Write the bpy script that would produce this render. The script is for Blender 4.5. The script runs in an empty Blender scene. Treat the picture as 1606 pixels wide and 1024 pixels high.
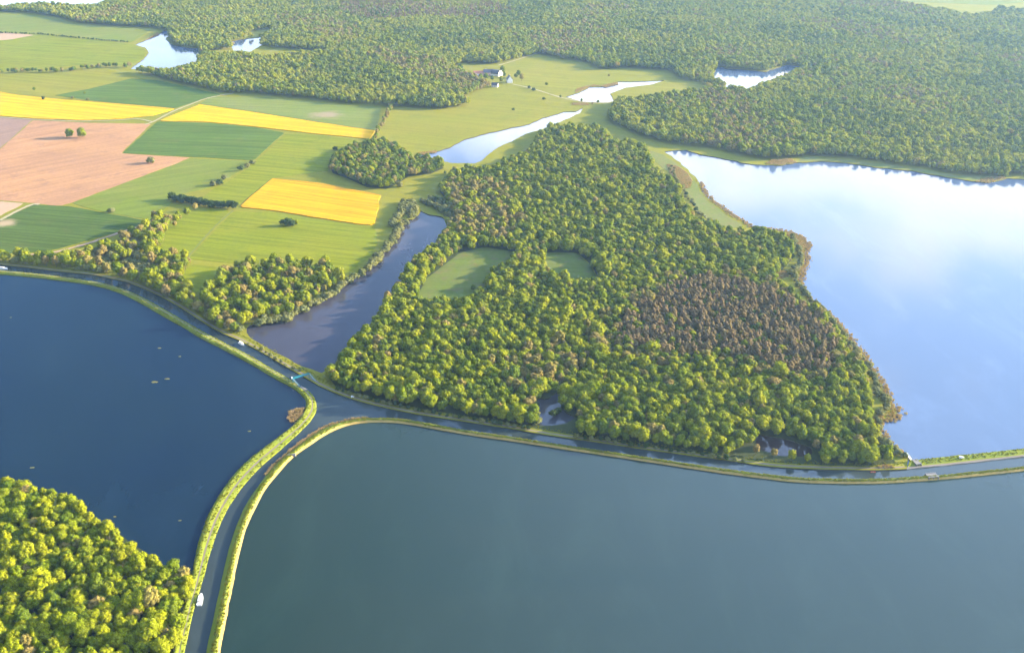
import bpy, bmesh, math, random
import numpy as np
from mathutils import Vector, Matrix
from mathutils.geometry import delaunay_2d_cdt

SC = bpy.context.scene
COL = SC.collection
R = math.radians
rng = np.random.default_rng(7)
random.seed(7)

# ------------------------------------------------------------------ camera, sky, sun, exposure
CAM_H, PITCH, FPX = 510.0, R(25.5), 1600.0
cam = bpy.data.objects.new('camera', bpy.data.cameras.new('camera'))
COL.objects.link(cam)
cam.location = (0, 0, CAM_H)
cam.rotation_euler = (math.pi / 2 - PITCH, 0, 0)
cam.data.sensor_width = 36
cam.data.lens = 36 * FPX / 1606
cam.data.clip_start = 1
cam.data.clip_end = 40000
SC.camera = cam

SUN_EL, SUN_AZ = R(14.5), R(77.0)          # azimuth from +Y towards +X
SUN_STRENGTH, SKY_STRENGTH, EXPOSURE = 5.0, 0.05, 2.4
HAZE = 0.000038

w = bpy.data.worlds.new('World'); SC.world = w; w.use_nodes = True
nt = w.node_tree; nt.nodes.clear()
def N(t, typ, **kw):
    n = t.nodes.new(typ)
    for k, v in kw.items():
        setattr(n, k, v)
    return n
def math_node(t, op, a, b=None, clamp=False):
    n = N(t, 'ShaderNodeMath', operation=op, use_clamp=clamp)
    for i, v in enumerate((a, b)):
        if v is None: continue
        if isinstance(v, (int, float)): n.inputs[i].default_value = v
        else: t.links.new(v, n.inputs[i])
    return n.outputs[0]
def mix_col(t, fac, a, b, mode='MIX'):
    n = N(t, 'ShaderNodeMix', data_type='RGBA', blend_type=mode)
    for s, v in ((n.inputs[0], fac), (n.inputs[6], a), (n.inputs[7], b)):
        if isinstance(v, (int, float)): s.default_value = v
        elif isinstance(v, tuple): s.default_value = (*v, 1)[:4]
        else: t.links.new(v, s)
    return n.outputs[2]
def map_range(t, v, a, b, c, d, smooth=True):
    n = N(t, 'ShaderNodeMapRange', interpolation_type='SMOOTHSTEP' if smooth else 'LINEAR')
    t.links.new(v, n.inputs[0])
    for i, x in enumerate((a, b, c, d)): n.inputs[i + 1].default_value = x
    return n.outputs[0]
def noise(t, vec, scale, detail=4, rough=.55, dist=0.0):
    n = N(t, 'ShaderNodeTexNoise')
    n.inputs['Scale'].default_value = scale; n.inputs['Detail'].default_value = detail
    n.inputs['Roughness'].default_value = rough; n.inputs['Distortion'].default_value = dist
    t.links.new(vec, n.inputs['Vector'])
    return n.outputs[0]

sky = N(nt, 'ShaderNodeTexSky', sky_type='NISHITA')
sky.sun_disc = False; sky.sun_elevation = SUN_EL; sky.sun_rotation = SUN_AZ
sky.altitude = 500; sky.air_density = 1.15; sky.dust_density = .7; sky.ozone_density = 6.0
tc = N(nt, 'ShaderNodeTexCoord')
sep = N(nt, 'ShaderNodeSeparateXYZ'); nt.links.new(tc.outputs['Generated'], sep.inputs[0])
zc = math_node(nt, 'MAXIMUM', sep.outputs[2], 0.03)
cmb = N(nt, 'ShaderNodeCombineXYZ')
nt.links.new(math_node(nt, 'DIVIDE', sep.outputs[0], zc), cmb.inputs[0])
nt.links.new(math_node(nt, 'DIVIDE', sep.outputs[1], zc), cmb.inputs[1])
cn = noise(nt, cmb.outputs[0], 1.7, 6, .55)
thr = map_range(nt, sep.outputs[2], 0.27, 0.41, 0.40, 0.74, False)     # cumulus thickens towards the horizon
sund = N(nt, 'ShaderNodeVectorMath', operation='DOT_PRODUCT')        # 1 towards the sun
nt.links.new(tc.outputs['Generated'], sund.inputs[0])
sund.inputs[1].default_value = (math.cos(SUN_EL) * math.sin(SUN_AZ), math.cos(SUN_EL) * math.cos(SUN_AZ), math.sin(SUN_EL))
toward = map_range(nt, sund.outputs['Value'], 0.0, 0.62, 0.0, 1.0)
low = mix_col(nt, map_range(nt, sep.outputs[2], .12, .27, .6, 0), sky.outputs[0], (17, 19.5, 23))        # pale air near the horizon
veil = mix_col(nt, math_node(nt, 'MULTIPLY', toward, .6), low, (12, 17, 27))      # bright cloud veil added on the sun's side to lighten the right lake
cov = map_range(nt, math_node(nt, 'SUBTRACT', cn, math_node(nt, 'SUBTRACT', thr, math_node(nt, 'MULTIPLY', math_node(nt, 'SUBTRACT', toward, .45), .22))), 0.0, 0.15, 0.0, 1.0)
cloud = mix_col(nt, cov, veil, (18.5, 17.8, 17.2))
bg = N(nt, 'ShaderNodeBackground'); bg.inputs[1].default_value = SKY_STRENGTH
nt.links.new(cloud, bg.inputs[0])
wo = N(nt, 'ShaderNodeOutputWorld'); nt.links.new(bg.outputs[0], wo.inputs[0])

sd = Vector((math.cos(SUN_EL) * math.sin(SUN_AZ), math.cos(SUN_EL) * math.cos(SUN_AZ), math.sin(SUN_EL)))
sl = bpy.data.lights.new('sun', 'SUN'); sl.energy = SUN_STRENGTH; sl.angle = R(0.55); sl.color = (1, .85, .56)
so = bpy.data.objects.new('sun', sl); COL.objects.link(so)
so.rotation_euler = (-sd).to_track_quat('-Z', 'Y').to_euler()
so.location = sd * 3000

SC.view_settings.view_transform = 'Standard'; SC.view_settings.look = 'None'
SC.view_settings.exposure = EXPOSURE; SC.view_settings.gamma = 1
SC.view_settings.use_curve_mapping = False
SC.render.engine = 'CYCLES'
SC.cycles.use_denoising = True
SC.cycles.max_bounces = 6; SC.cycles.diffuse_bounces = 2; SC.cycles.glossy_bounces = 2
SC.cycles.transmission_bounces = 2; SC.cycles.volume_bounces = 1
SC.cycles.use_adaptive_sampling = True; SC.cycles.adaptive_threshold = 0.02

# ------------------------------------------------------------------ pixel -> ground
CP, SP = math.cos(PITCH), math.sin(PITCH)
def G(px, py, z=0.0):
    u, v = (px - 803.0) / FPX, (py - 512.0) / FPX
    dx, dy, dz = u, CP - v * SP, -SP - v * CP
    t = (z - CAM_H) / dz
    return (dx * t, dy * t)
def GP(pts, z=0.0): return np.array([G(x, y, z) for x, y in pts])
def scale_at(x, y, z=0):        # photograph pixels per metre
    d = y * CP + (CAM_H - z) * SP
    return FPX / d
def to_px(p, z=0.0):
    p = np.asarray(p, float)
    dz = z - CAM_H
    d = p[..., 1] * CP - dz * SP
    up = p[..., 1] * SP + dz * CP
    return np.stack([803 + FPX * p[..., 0] / d, 512 - FPX * up / d], -1)
def inside(poly, pts):
    poly = np.asarray(poly); x, y = pts[:, 0], pts[:, 1]
    res = np.zeros(len(pts), bool)
    j = len(poly) - 1
    for i in range(len(poly)):
        xi, yi = poly[i]; xj, yj = poly[j]
        if yi != yj:
            c = (yi > y) != (yj > y)
            res ^= c & (x < (xj - xi) * (y - yi) / (yj - yi) + xi)
        j = i
    return res
def seg_dist(line, pts):        # distance to a polyline, and the arc length of the nearest point
    line = np.asarray(line, float)
    best = np.full(len(pts), 1e9); arc = np.zeros(len(pts)); s = 0.0
    for a, b in zip(line[:-1], line[1:]):
        ab = b - a; L = math.hypot(*ab)
        if L < 1e-6: continue
        t = np.clip(((pts - a) @ ab) / (L * L), 0, 1)
        d = np.hypot(*(pts - (a + t[:, None] * ab)).T)
        m = d < best
        best[m] = d[m]; arc[m] = s + t[m] * L; s += L
    return best, arc
def resample(line, step):
    line = np.asarray(line, float)
    d = np.r_[0, np.cumsum(np.hypot(*(line[1:] - line[:-1]).T))]
    n = max(2, int(d[-1] / step) + 1)
    s = np.linspace(0, d[-1], n)
    return np.stack([np.interp(s, d, line[:, 0]), np.interp(s, d, line[:, 1])], -1)
def smooth(line, it=2):         # corner cutting on an open line
    l = np.asarray(line, float)
    for _ in range(it):
        q = l[:-1] * .75 + l[1:] * .25; r = l[:-1] * .25 + l[1:] * .75
        l = np.vstack([l[:1], np.stack([q, r], 1).reshape(-1, 2), l[-1:]])
    return l
def rough(poly, step=9.0, amp=2.0, closed=True, k=1):
    p = np.asarray(poly, float)
    if closed: p = np.vstack([p, p[:1]])
    q = resample(p, step)
    if closed: q = q[:-1]
    r = np.random.default_rng(len(q) + k)
    j = r.normal(0, 1, q.shape) * amp * .6
    j += (np.roll(j, 1, 0) + np.roll(j, -1, 0)) * .5
    if not closed: j[0] = j[-1] = 0
    return q + j
def offset(line, d):            # to the left of the direction of travel
    l = np.asarray(line, float)
    t = np.gradient(l, axis=0); t /= np.maximum(np.hypot(*t.T)[:, None], 1e-6)
    return l + np.stack([-t[:, 1], t[:, 0]], -1) * d

# ------------------------------------------------------------------ materials
def new_mat(name):
    m = bpy.data.materials.new(name); m.use_nodes = True
    t = m.node_tree; t.nodes.clear()
    out = N(t, 'ShaderNodeOutputMaterial')
    return m, t, out
def principled(t, out, col, rough_=.8, spec=.2, ior=1.45):
    p = N(t, 'ShaderNodeBsdfPrincipled')
    if isinstance(col, tuple): p.inputs['Base Color'].default_value = (*col, 1)
    else: t.links.new(col, p.inputs['Base Color'])
    if isinstance(rough_, (int, float)): p.inputs['Roughness'].default_value = rough_
    else: t.links.new(rough_, p.inputs['Roughness'])
    p.inputs['Specular IOR Level'].default_value = spec
    p.inputs['IOR'].default_value = ior
    t.links.new(p.outputs[0], out.inputs[0])
    return p
def pos(t, rot=0.0, sc=(1, 1, 1)):
    g = N(t, 'ShaderNodeNewGeometry')
    mp = N(t, 'ShaderNodeMapping')
    mp.inputs['Rotation'].default_value = (0, 0, rot); mp.inputs['Scale'].default_value = sc
    t.links.new(g.outputs['Position'], mp.inputs['Vector'])
    return mp.outputs[0]
def pos2(t, rot, sc):
    mp = N(t, 'ShaderNodeMapping'); mp.inputs['Scale'].default_value = sc
    t.links.new(pos(t, rot), mp.inputs['Vector'])
    return mp.outputs[0]
def land_mat(name, c1, c2, c3=None, rot=0.0, stripe=0.0, swidth=14.0, spots=None, big=1 / 160, fine=1 / 5, contrast=.25, tram=0.0, patch=None):
    m, t, out = new_mat(name)
    p = pos(t)
    col = mix_col(t, map_range(t, noise(t, p, big, 5, .6, .6), .32, .68, 0, 1), c1, c2)
    if c3:
        col = mix_col(t, map_range(t, noise(t, p, big * 3.3, 5, .6, .4), .52, .7, 0, .8), col, c3)
    f = noise(t, p, fine, 5, .7)
    col = mix_col(t, contrast, col, mix_col(t, f, (.0, .0, .0), tuple(min(1, 2 * x) for x in c1)), 'MIX')
    if stripe:
        ps = pos2(t, -rot, (.03, 1, 1))
        s1 = noise(t, ps, 1 / swidth, 2, .5); s2 = noise(t, ps, 4 / swidth, 2, .5)
        f = map_range(t, math_node(t, 'ADD', s1, math_node(t, 'MULTIPLY', s2, .6)), .6, 1.0, 1 - stripe, 1 + stripe, False)
        cc = N(t, 'ShaderNodeCombineColor')
        for i in range(3): t.links.new(f, cc.inputs[i])
        col = mix_col(t, 1.0, col, cc.outputs[0], 'MULTIPLY')
    if tram:                                     # wheel tracks left by the sprayer
        sy = N(t, 'ShaderNodeSeparateXYZ'); t.links.new(pos(t, -rot), sy.inputs[0])
        wob = math_node(t, 'ADD', sy.outputs[1], math_node(t, 'MULTIPLY', noise(t, p, 1 / 60, 2), 6.0))
        ln = math_node(t, 'SINE', math_node(t, 'MULTIPLY', wob, 6.2832 / 21.0))
        col = mix_col(t, map_range(t, ln, .86, .99, 0, tram), col, tuple(x * .55 for x in c1))
    if patch:                                    # thin growth round one spot
        (px_, py_), rad_, pc_ = patch
        dv = N(t, 'ShaderNodeVectorMath', operation='DISTANCE'); t.links.new(p, dv.inputs[0]); dv.inputs[1].default_value = (px_, py_, 1.2)
        dd = math_node(t, 'ADD', dv.outputs['Value'], math_node(t, 'MULTIPLY', noise(t, p, 1 / 30, 5, .65), rad_ * 1.6))
        col = mix_col(t, map_range(t, dd, rad_ * .9, rad_ * 1.9, .85, 0), col, pc_)
    if spots:
        col = mix_col(t, map_range(t, noise(t, p, 1 / 35, 3, .5), .66, .73, 0, .8), col, spots)
    principled(t, out, col, .95, .08)
    return m
def leaf_mat(name, c1, c2, trans=.12):
    m, t, out = new_mat(name)
    oi = N(t, 'ShaderNodeObjectInfo'); ge = N(t, 'ShaderNodeNewGeometry')
    col = mix_col(t, oi.outputs['Random'], c1, c2)
    v = math_node(t, 'ADD', math_node(t, 'MULTIPLY', ge.outputs['Random Per Island'], .7), .65)
    cc = N(t, 'ShaderNodeCombineColor')
    for i in range(3): t.links.new(v, cc.inputs[i])
    col = mix_col(t, 1.0, col, cc.outputs[0], 'MULTIPLY')
    d = N(t, 'ShaderNodeBsdfDiffuse'); tr = N(t, 'ShaderNodeBsdfTranslucent')
    t.links.new(col, d.inputs[0]); t.links.new(mix_col(t, 1.0, col, (1.1, 1.25, .5), 'MULTIPLY'), tr.inputs[0])
    ms = N(t, 'ShaderNodeMixShader'); ms.inputs[0].default_value = trans
    t.links.new(d.outputs[0], ms.inputs[1]); t.links.new(tr.outputs[0], ms.inputs[2])
    t.links.new(ms.outputs[0], out.inputs[0])
    return m
def flat_mat(name, c, rough_=.7, spec=.3, metal=0.0, var=.25, fine=.8):
    m, t, out = new_mat(name)
    f = noise(t, pos(t), fine, 4, .6)
    col = mix_col(t, f, tuple(x * (1 - var) for x in c), tuple(min(1, x * (1 + var)) for x in c))
    p = principled(t, out, col, rough_, spec); p.inputs['Metallic'].default_value = metal
    return m
def water_mat(name, c1, c2, rough_=.1, rough_hi=.2):
    m, t, out = new_mat(name)
    p = pos(t)
    n1 = noise(t, p, 1 / 260, 4, .6, .8)
    col = mix_col(t, map_range(t, n1, .3, .7, 0, 1), c1, c2)
    streak = noise(t, pos(t, R(25), (1, .35, 1)), 1 / 60, 5, .65, .6)
    rg = map_range(t, streak, .4, .7, rough_, rough_hi)
    col = mix_col(t, map_range(t, streak, .45, .75, 0, .22), col, tuple(min(1, 1.9 * x) for x in c2))
    pr = principled(t, out, col, rg, .5, 1.333)
    b = N(t, 'ShaderNodeBump'); b.inputs['Strength'].default_value = .05; b.inputs['Distance'].default_value = .12
    t.links.new(noise(t, p, .55, 3, .6), b.inputs['Height']); t.links.new(b.outputs[0], pr.inputs['Normal'])
    return m

M = {}
M['meadow'] = land_mat('meadow_grass', (.160, .156, .010), (.186, .162, .014), (.130, .136, .012), stripe=.10, rot=R(-20), swidth=20)
M['pasture'] = land_mat('pasture_grass', (.132, .152, .004), (.160, .160, .005), (.108, .128, .006), stripe=.18, rot=R(-16), swidth=9)
M['pale_crop'] = land_mat('pale_crop', (.112, .140, .014), (.148, .150, .024), (.124, .126, .022), stripe=.12, rot=R(30), swidth=12)
M['dark_crop'] = land_mat('dark_crop', (.058, .096, .010), (.072, .110, .012), (.092, .106, .018), stripe=.22, rot=R(-8), swidth=10, tram=.5)
M['dark_crop_bare'] = land_mat('patchy_crop', (.050, .082, .011), (.062, .092, .014), (.078, .092, .020), stripe=.2, rot=R(-14), swidth=8, tram=.5, patch=(G(6, 352), 24, (.34, .24, .14)))
M['thin_crop'] = land_mat('thin_crop', (.120, .150, .024), (.150, .160, .034), (.150, .150, .040), stripe=.12, rot=R(-10), swidth=12, tram=.25, patch=(G(512, 182), 42, (.26, .19, .12)))
M['soil'] = land_mat('ploughed_soil', (.340, .178, .082), (.270, .142, .074), (.210, .115, .070), stripe=.10, rot=R(42), swidth=14, big=1 / 120)
M['soil_dark'] = land_mat('dark_soil', (.230, .145, .100), (.200, .125, .095), stripe=.08, rot=R(55))
M['soil_pale'] = land_mat('pale_soil', (.350, .230, .140), (.310, .200, .130))
M['rape'] = land_mat('rapeseed_bloom', (.500, .290, .002), (.470, .268, .002), (.430, .245, .004), stripe=.2, rot=R(-20), swidth=9, contrast=.2, tram=.25)
M['rape_orange'] = land_mat('rapeseed_bloom_deep', (.500, .248, .001), (.470, .225, .001), (.420, .195, .004), stripe=.26, rot=R(-22), swidth=8, contrast=.2, tram=.35)
M['forest_floor'] = land_mat('forest_floor', (.035, .050, .015), (.045, .048, .018), (.025, .035, .012), big=1 / 30)
M['clearing'] = land_mat('clearing_grass', (.090, .118, .018), (.108, .118, .026), (.130, .100, .048), stripe=.1, big=1 / 50)
M['marsh'] = land_mat('marsh_grass', (.120, .145, .030), (.150, .140, .045), (.170, .125, .060), big=1 / 40)
M['bank'] = land_mat('bank_grass_turf', (.150, .180, .018), (.185, .190, .022), (.130, .150, .025), big=1 / 30)
M['bank_dry'] = land_mat('dry_bank_turf', (.350, .240, .080), (.310, .220, .070), (.200, .190, .035), big=1 / 25)
M['path'] = land_mat('towpath_gravel', (.190, .150, .115), (.160, .130, .095), big=1 / 25)
M['track'] = land_mat('farm_track', (.330, .270, .170), (.270, .240, .120), (.190, .190, .060), big=1 / 30)
M['tan_soil'] = land_mat('sandy_shore', (.330, .220, .140), (.280, .180, .110), big=1 / 30)
M['bed'] = flat_mat('lake_bed', (.06, .06, .045), .9)
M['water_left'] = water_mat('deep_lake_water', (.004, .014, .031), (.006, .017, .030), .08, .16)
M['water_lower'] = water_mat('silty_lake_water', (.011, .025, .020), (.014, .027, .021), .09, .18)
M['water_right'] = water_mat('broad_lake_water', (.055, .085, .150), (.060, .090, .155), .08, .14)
M['water_canal'] = water_mat('canal_water', (.024, .036, .040), (.030, .040, .040), .05, .10)
M['water_pond'] = water_mat('peaty_pond_water', (.036, .036, .050), (.042, .038, .050), .06, .12)
M['water_dark'] = water_mat('brown_marsh_water', (.035, .016, .018), (.030, .018, .022), .06, .1)
M['bark'] = flat_mat('bark', (.11, .085, .06), .9, .1)
M['leaf_yellow'] = leaf_mat('leaves_yellow_green', (.178, .198, .008), (.220, .220, .010))
M['leaf_mid'] = leaf_mat('leaves_mid_green', (.122, .158, .008), (.164, .182, .010))
M['leaf_deep'] = leaf_mat('leaves_deep_green', (.074, .112, .011), (.108, .134, .012))
M['leaf_tan'] = leaf_mat('leaves_opening_tan', (.220, .160, .050), (.200, .170, .040))
M['leaf_pine'] = leaf_mat('needles_brown', (.195, .130, .064), (.215, .158, .066), .15)
M['leaf_far_yellow'] = leaf_mat('leaves_far_yellow_sunlit', (.230, .240, .018), (.270, .255, .022), .32)  # far leaves: same trees, paler, sun glow put into colour and translucency
M['leaf_far_mid'] = leaf_mat('leaves_far_mid_sunlit', (.160, .200, .016), (.210, .225, .020), .32)  # far mid green, lightened the same way for the sun glow
M['leaf_far_deep'] = leaf_mat('leaves_far_deep_sunlit', (.100, .135, .016), (.135, .155, .018), .28)  # far deep green, sun glow likewise in the colour
M['leaf_willow'] = leaf_mat('leaves_grey_green', (.135, .145, .050), (.165, .155, .050))
M['leaf_dark'] = leaf_mat('leaves_dark', (.035, .060, .020), (.048, .070, .022), .15)
M['reed'] = leaf_mat('dry_reed', (.380, .250, .135), (.330, .240, .110), .2)
M['reed_green'] = leaf_mat('green_reed', (.170, .185, .025), (.210, .195, .030), .3)
M['white'] = flat_mat('white_gelcoat', (.78, .78, .76), .3, .5, var=.04)
M['wall'] = flat_mat('white_render', (.74, .70, .64), .85, .2, var=.08)
M['wall_warm'] = flat_mat('ochre_render', (.60, .42, .30), .85, .2, var=.1)
M['roof_red'] = flat_mat('red_roof_tiles', (.36, .15, .10), .85, .2)
M['roof_slate'] = flat_mat('dark_slate', (.070, .060, .075), .6, .4)
M['roof_grey'] = flat_mat('grey_sheet_roof', (.33, .33, .36), .5, .4)
M['glass'] = flat_mat('dark_glass', (.02, .025, .03), .08, .6, var=.05)
M['turq'] = flat_mat('turquoise_paint', (.005, .16, .20), .5, .4, var=.1)
M['concrete'] = flat_mat('weathered_concrete', (.18, .165, .15), .9, .2)
M['dark'] = flat_mat('dark_opening', (.02, .02, .022), .9, .1)
M['tyre'] = flat_mat('black_rubber', (.02, .02, .02), .8, .2)
M['red'] = flat_mat('red_paint', (.42, .045, .035), .5, .4)
M['wood'] = flat_mat('grey_timber', (.28, .22, .16), .8, .2)
M['weed'] = leaf_mat('floating_weed', (.17, .15, .05), (.15, .14, .05), .1)

# ------------------------------------------------------------------ object helpers
def link(name, me, mat=None, parent=None, loc=None, rz=0.0, kind=None):
    o = bpy.data.objects.new(name, me); COL.objects.link(o)
    if me is not None and mat is not None and len(me.materials) == 0: me.materials.append(mat)
    if parent is not None: o.parent = parent
    if loc is not None: o.location = loc
    o.rotation_euler.z = rz
    if kind: o['kind'] = kind
    return o
def thing(name, label, cat, loc, rz=0.0, group=None):
    o = link(name, None, loc=loc, rz=rz)
    o.empty_display_size = .5
    o['label'] = label; o['category'] = cat
    if group: o['group'] = group
    return o
def mesh_from(name, v, f, smooth_=False):
    me = bpy.data.meshes.new(name)
    me.from_pydata([tuple(map(float, x)) for x in v], [], [tuple(map(int, x)) for x in f])
    if smooth_: me.shade_smooth()
    me.update()
    return me
class MB:
    def __init__(s): s.v = []; s.f = []
    def add(s, v, f):
        o = len(s.v); s.v += [tuple(x) for x in v]; s.f += [tuple(i + o for i in q) for q in f]
        return s
    def box(s, c, d, rz=0.0, top=1.0):
        x, y, z = (q / 2 for q in d); vs = []
        for k in (-1, 1):
            q = 1 if k < 0 else top
            for a, b in ((-1, -1), (1, -1), (1, 1), (-1, 1)):
                X, Y = a * x * q, b * y * q
                vs.append((c[0] + X * math.cos(rz) - Y * math.sin(rz), c[1] + X * math.sin(rz) + Y * math.cos(rz), c[2] + k * z))
        return s.add(vs, [(0, 3, 2, 1), (4, 5, 6, 7), (0, 1, 5, 4), (1, 2, 6, 5), (2, 3, 7, 6), (3, 0, 4, 7)])
    def bar(s, a, b, r, n=6, r2=None):
        a, b = Vector(a), Vector(b); d = (b - a).normalized(); r2 = r if r2 is None else r2
        u = d.orthogonal().normalized(); w_ = d.cross(u)
        vs = [a + (u * math.cos(t) + w_ * math.sin(t)) * r for t in [2 * math.pi * i / n for i in range(n)]]
        vs += [b + (u * math.cos(t) + w_ * math.sin(t)) * r2 for t in [2 * math.pi * i / n for i in range(n)]]
        return s.add(vs, [(i, (i + 1) % n, n + (i + 1) % n, n + i) for i in range(n)] + [tuple(range(n - 1, -1, -1)), tuple(range(n, 2 * n))])
    def prism(s, prof, y0, y1):          # profile in x,z extruded along y
        n = len(prof)
        vs = [(x, y0, z) for x, z in prof] + [(x, y1, z) for x, z in prof]
        return s.add(vs, [(i, (i + 1) % n, n + (i + 1) % n, n + i) for i in range(n)] + [tuple(range(n - 1, -1, -1)), tuple(range(n, 2 * n))])
    def build(s, name, mat, parent=None, **kw):
        return link(name, mesh_from(name, s.v, s.f), mat, parent, **kw)
def tri_poly(poly, holes=()):
    pts, edges = [], []
    for loop in [poly, *holes]:
        o = len(pts); n = len(loop)
        pts += [Vector((float(x), float(y))) for x, y in loop]
        edges += [(o + i, o + (i + 1) % n) for i in range(n)]
    v, e, f, *_ = delaunay_2d_cdt(pts, edges, [], 1 if not holes else 0, 1e-4)
    v = np.array([(p.x, p.y) for p in v]); f = [tuple(q) for q in f]
    c = np.array([v[list(q)].mean(0) for q in f])
    ok = inside(poly, c)
    for h in holes: ok &= ~inside(h, c)
    return v, [q for q, k in zip(f, ok) if k]
def sheet(name, poly, z, mat, holes=(), skirt=0.0, kind='structure', label=None, cat=None):
    v2, f = tri_poly(poly, holes)
    v = [(x, y, z) for x, y in v2]; faces = []
    for q in f:
        a, b, c = (v2[i] for i in q[:3])
        cr = (b[0] - a[0]) * (c[1] - a[1]) - (b[1] - a[1]) * (c[0] - a[0])
        faces.append(q if cr > 0 else tuple(reversed(q)))
    if skirt:
        for loop in [poly, *holes]:
            o = len(v); n = len(loop)
            v += [(x, y, z) for x, y in loop] + [(x, y, z - skirt) for x, y in loop]
            faces += [(o + i, o + n + i, o + n + (i + 1) % n, o + (i + 1) % n) for i in range(n)]
    o = link(name, mesh_from(name, v, faces), mat, kind=kind)
    if label: o['label'] = label
    if cat: o['category'] = cat
    return o
def ribbon(name, line, width, z, mat, jitter=.15):
    l = resample(line, 5.0)
    wd = width / 2 * (1 + rng.normal(0, jitter, len(l)))
    a, b = offset(l, 1.0) - l, l
    L = b + a * wd[:, None]; Rr = b - a * wd[:, None]
    v = [(x, y, z) for x, y in L] + [(x, y, z) for x, y in Rr]
    n = len(l)
    return link(name, mesh_from(name, v, [(i, n + i, n + i + 1, i + 1) for i in range(n - 1)]), mat, kind='structure')

# ------------------------------------------------------------------ outlines, in photograph pixels
DYKE_L = [((-220,411),(-220,418)),((-80,419),(-80,426)),((0,424),(0,430.5)),((50,428.5),(50,435)),((100,435),(100,441)),((140,440.5),(138,446)),((175,447.5),(171,454)),
  ((200,456),(195,463)),((225,467),(218,474.5)),((250,481),(241,488)),((275,495),(265,502)),((295,507),(287,513.5)),((322,522),(312,530)),
  ((350,537),(341,544)),((375,549),(366,557)),((400,562),(391,570)),((425,578),(415,585)),((450,592),(440,599)),((470,605),(460,609)),
  ((484,613),(471,618)),((493,622),(479,628)),((497,633),(480,637)),((497,645),(476,646)),((490,658),(467,659)),((476,673),(455,672)),
  ((458,690),(437,684)),((433,712),(412,703)),((405,736),(385,724)),((374,771),(355,757)),((352,808),(332,794)),((338,842),(318,825)),
  ((327,880),(306,868)),((314,925),(299,912)),((305,953),(292,938)),((298,985),(284,965)),((289,1024),(274,1005)),((275,1085),(260,1066)),((258,1170),(240,1150))]
DYKE_R = [((295,1170),(320,1170)),((312,1085),(336,1085)),((322,1023),(346,1023)),((335,963),(357,966)),((347,908),(368,908)),((357,863),(377,863)),((370,823),(389,822)),
  ((385,790),(405,789)),((400,768),(419,764)),((415,747),(436,744)),((432,727),(454,723)),((451,711),(470,710)),((475,692),(490,696)),
  ((500,675),(512,682)),((522,665),(533,671.5)),((550,658),(556,665)),((580,655.5),(582,662.5)),((615,655),(617,663)),((640,658),(648,667)),
  ((675,664),(684,673.5)),((712,671.5),(720,680)),((750,677.5),(758,686)),((800,685),(803,692)),((837,691),(842,698)),((875,697),(879,704)),
  ((925,704),(926,711)),((975,711.5),(975,718.5)),((1025,719),(1025,726)),((1075,726.5),(1075,733.5)),((1125,734),(1125,741.5)),
  ((1200,744),(1200,751)),((1250,749),(1250,757)),((1314,751),(1316,759)),((1377,751),(1377,759)),((1440,747),(1442,755)),
  ((1478,745),(1480,752)),((1529,740),(1530,747)),((1606,732),(1606,738.5)),((1750,715),(1750,721.5)),((1950,690),(1950,697))]
DYKE_E = [((1422,736.5),(1427,723)),((1435,735),(1440,721.5)),((1478,731.5),(1478,718.5)),((1529,725.6),(1529,713)),((1606,717),(1606,705)),((1750,701),(1750,689)),((1950,676),(1950,665))]
NORTH = [(-220,403),(-80,411),(0,416),(37,420),(87,426),(150,432.5),(200,443.5),(225,453.5),(250,465),(275,478.5),(295,491),(325,511),(350,524.5),(375,534.5),
  (400,548),(425,562),(450,577),(472,589.5),(485,597),(500,606),(525,617),(550,626),(575,633.5),(600,639.5),(625,645),(650,650),(675,654),(712,659.5),
  (750,665.5),(800,673),(850,682),(900,689.5),(950,696.5),(1000,704.5),(1050,711),(1100,718),(1150,724.5),(1200,732),(1238,735),(1301,737.5),(1367,738.5),(1400,737.8),(1422,736.5)]
COAST = [(1427,723),(1424,714),(1412,706),(1398,697),(1384,688),(1376,676),(1372,663),(1385,659),(1400,657),(1407,652),(1402,640),(1393,633),(1389,615),(1374,593),(1360,572),(1351,556),
  (1336,541),(1316,512),(1296,493),(1270,472),(1256,452),(1252,440),(1258,425),(1264,408),(1260,395),(1266,386),(1256,373),(1240,366),(1205,360),(1177,357),(1160,345),
  (1145,338),(1130,325),(1115,316),(1102,302),(1098,287),(1085,273),(1067,256),(1050,245),(1040,239),(1060,236),(1077,236.5),(1100,244),(1117,246.5),(1142,252),(1180,259),(1220,261),
  (1250,256.5),(1290,254),(1334,257.5),(1377,264),(1427,269),(1478,278),(1511,283),(1546,288),(1572,284),(1582,281),(1606,282),(1700,286),(1900,300),(2150,330)]
POND = [(660,331),(657,337),(645,346),(632,344.5),(624,352),(619,367),(614,384),(604,388),(599,398),(591,410),(575,424.5),(555,435),(532,448),(517,462),(475,485),(445,501),(420,505),(400,508),
  (386,514),(384,523),(396,532),(415,544),(445,560),(462,570),(482,578),(505,586),(518,577),(534,560),(549,540),(577,520),(594,503),(608,480),(617,460),(630,440),(634,429),(648,413.5),(666,401),(683,388.5),(696,368.5),(704,348.5),(692,341),(672,337)]
STREAM = [(650,246),(685,239),(707,231),(730,219),(755,212.5),(800,202),(825,197),(852,186),(885,176),(902,176),(914,170),(910,178),(895,185),(862,200),(825,211),(800,224),(785,230),(770,240),(755,254),(745,257.5),(707,256.5),(690,252)]
LAKE_B = [(888,153),(910,145),(925,137.5),(950,137),(970,129),(1000,129),(1043,127),(1025,133),(980,139),(957,147.5),(963,160),(950,162),(912,160)]
LAKE_C = [(1125,104),(1142,109),(1162,110),(1200,114),(1212,110),(1233,103),(1258,105),(1252,115),(1230,124),(1206,137),(1178,148),(1146,145),(1116,128)]
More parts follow.
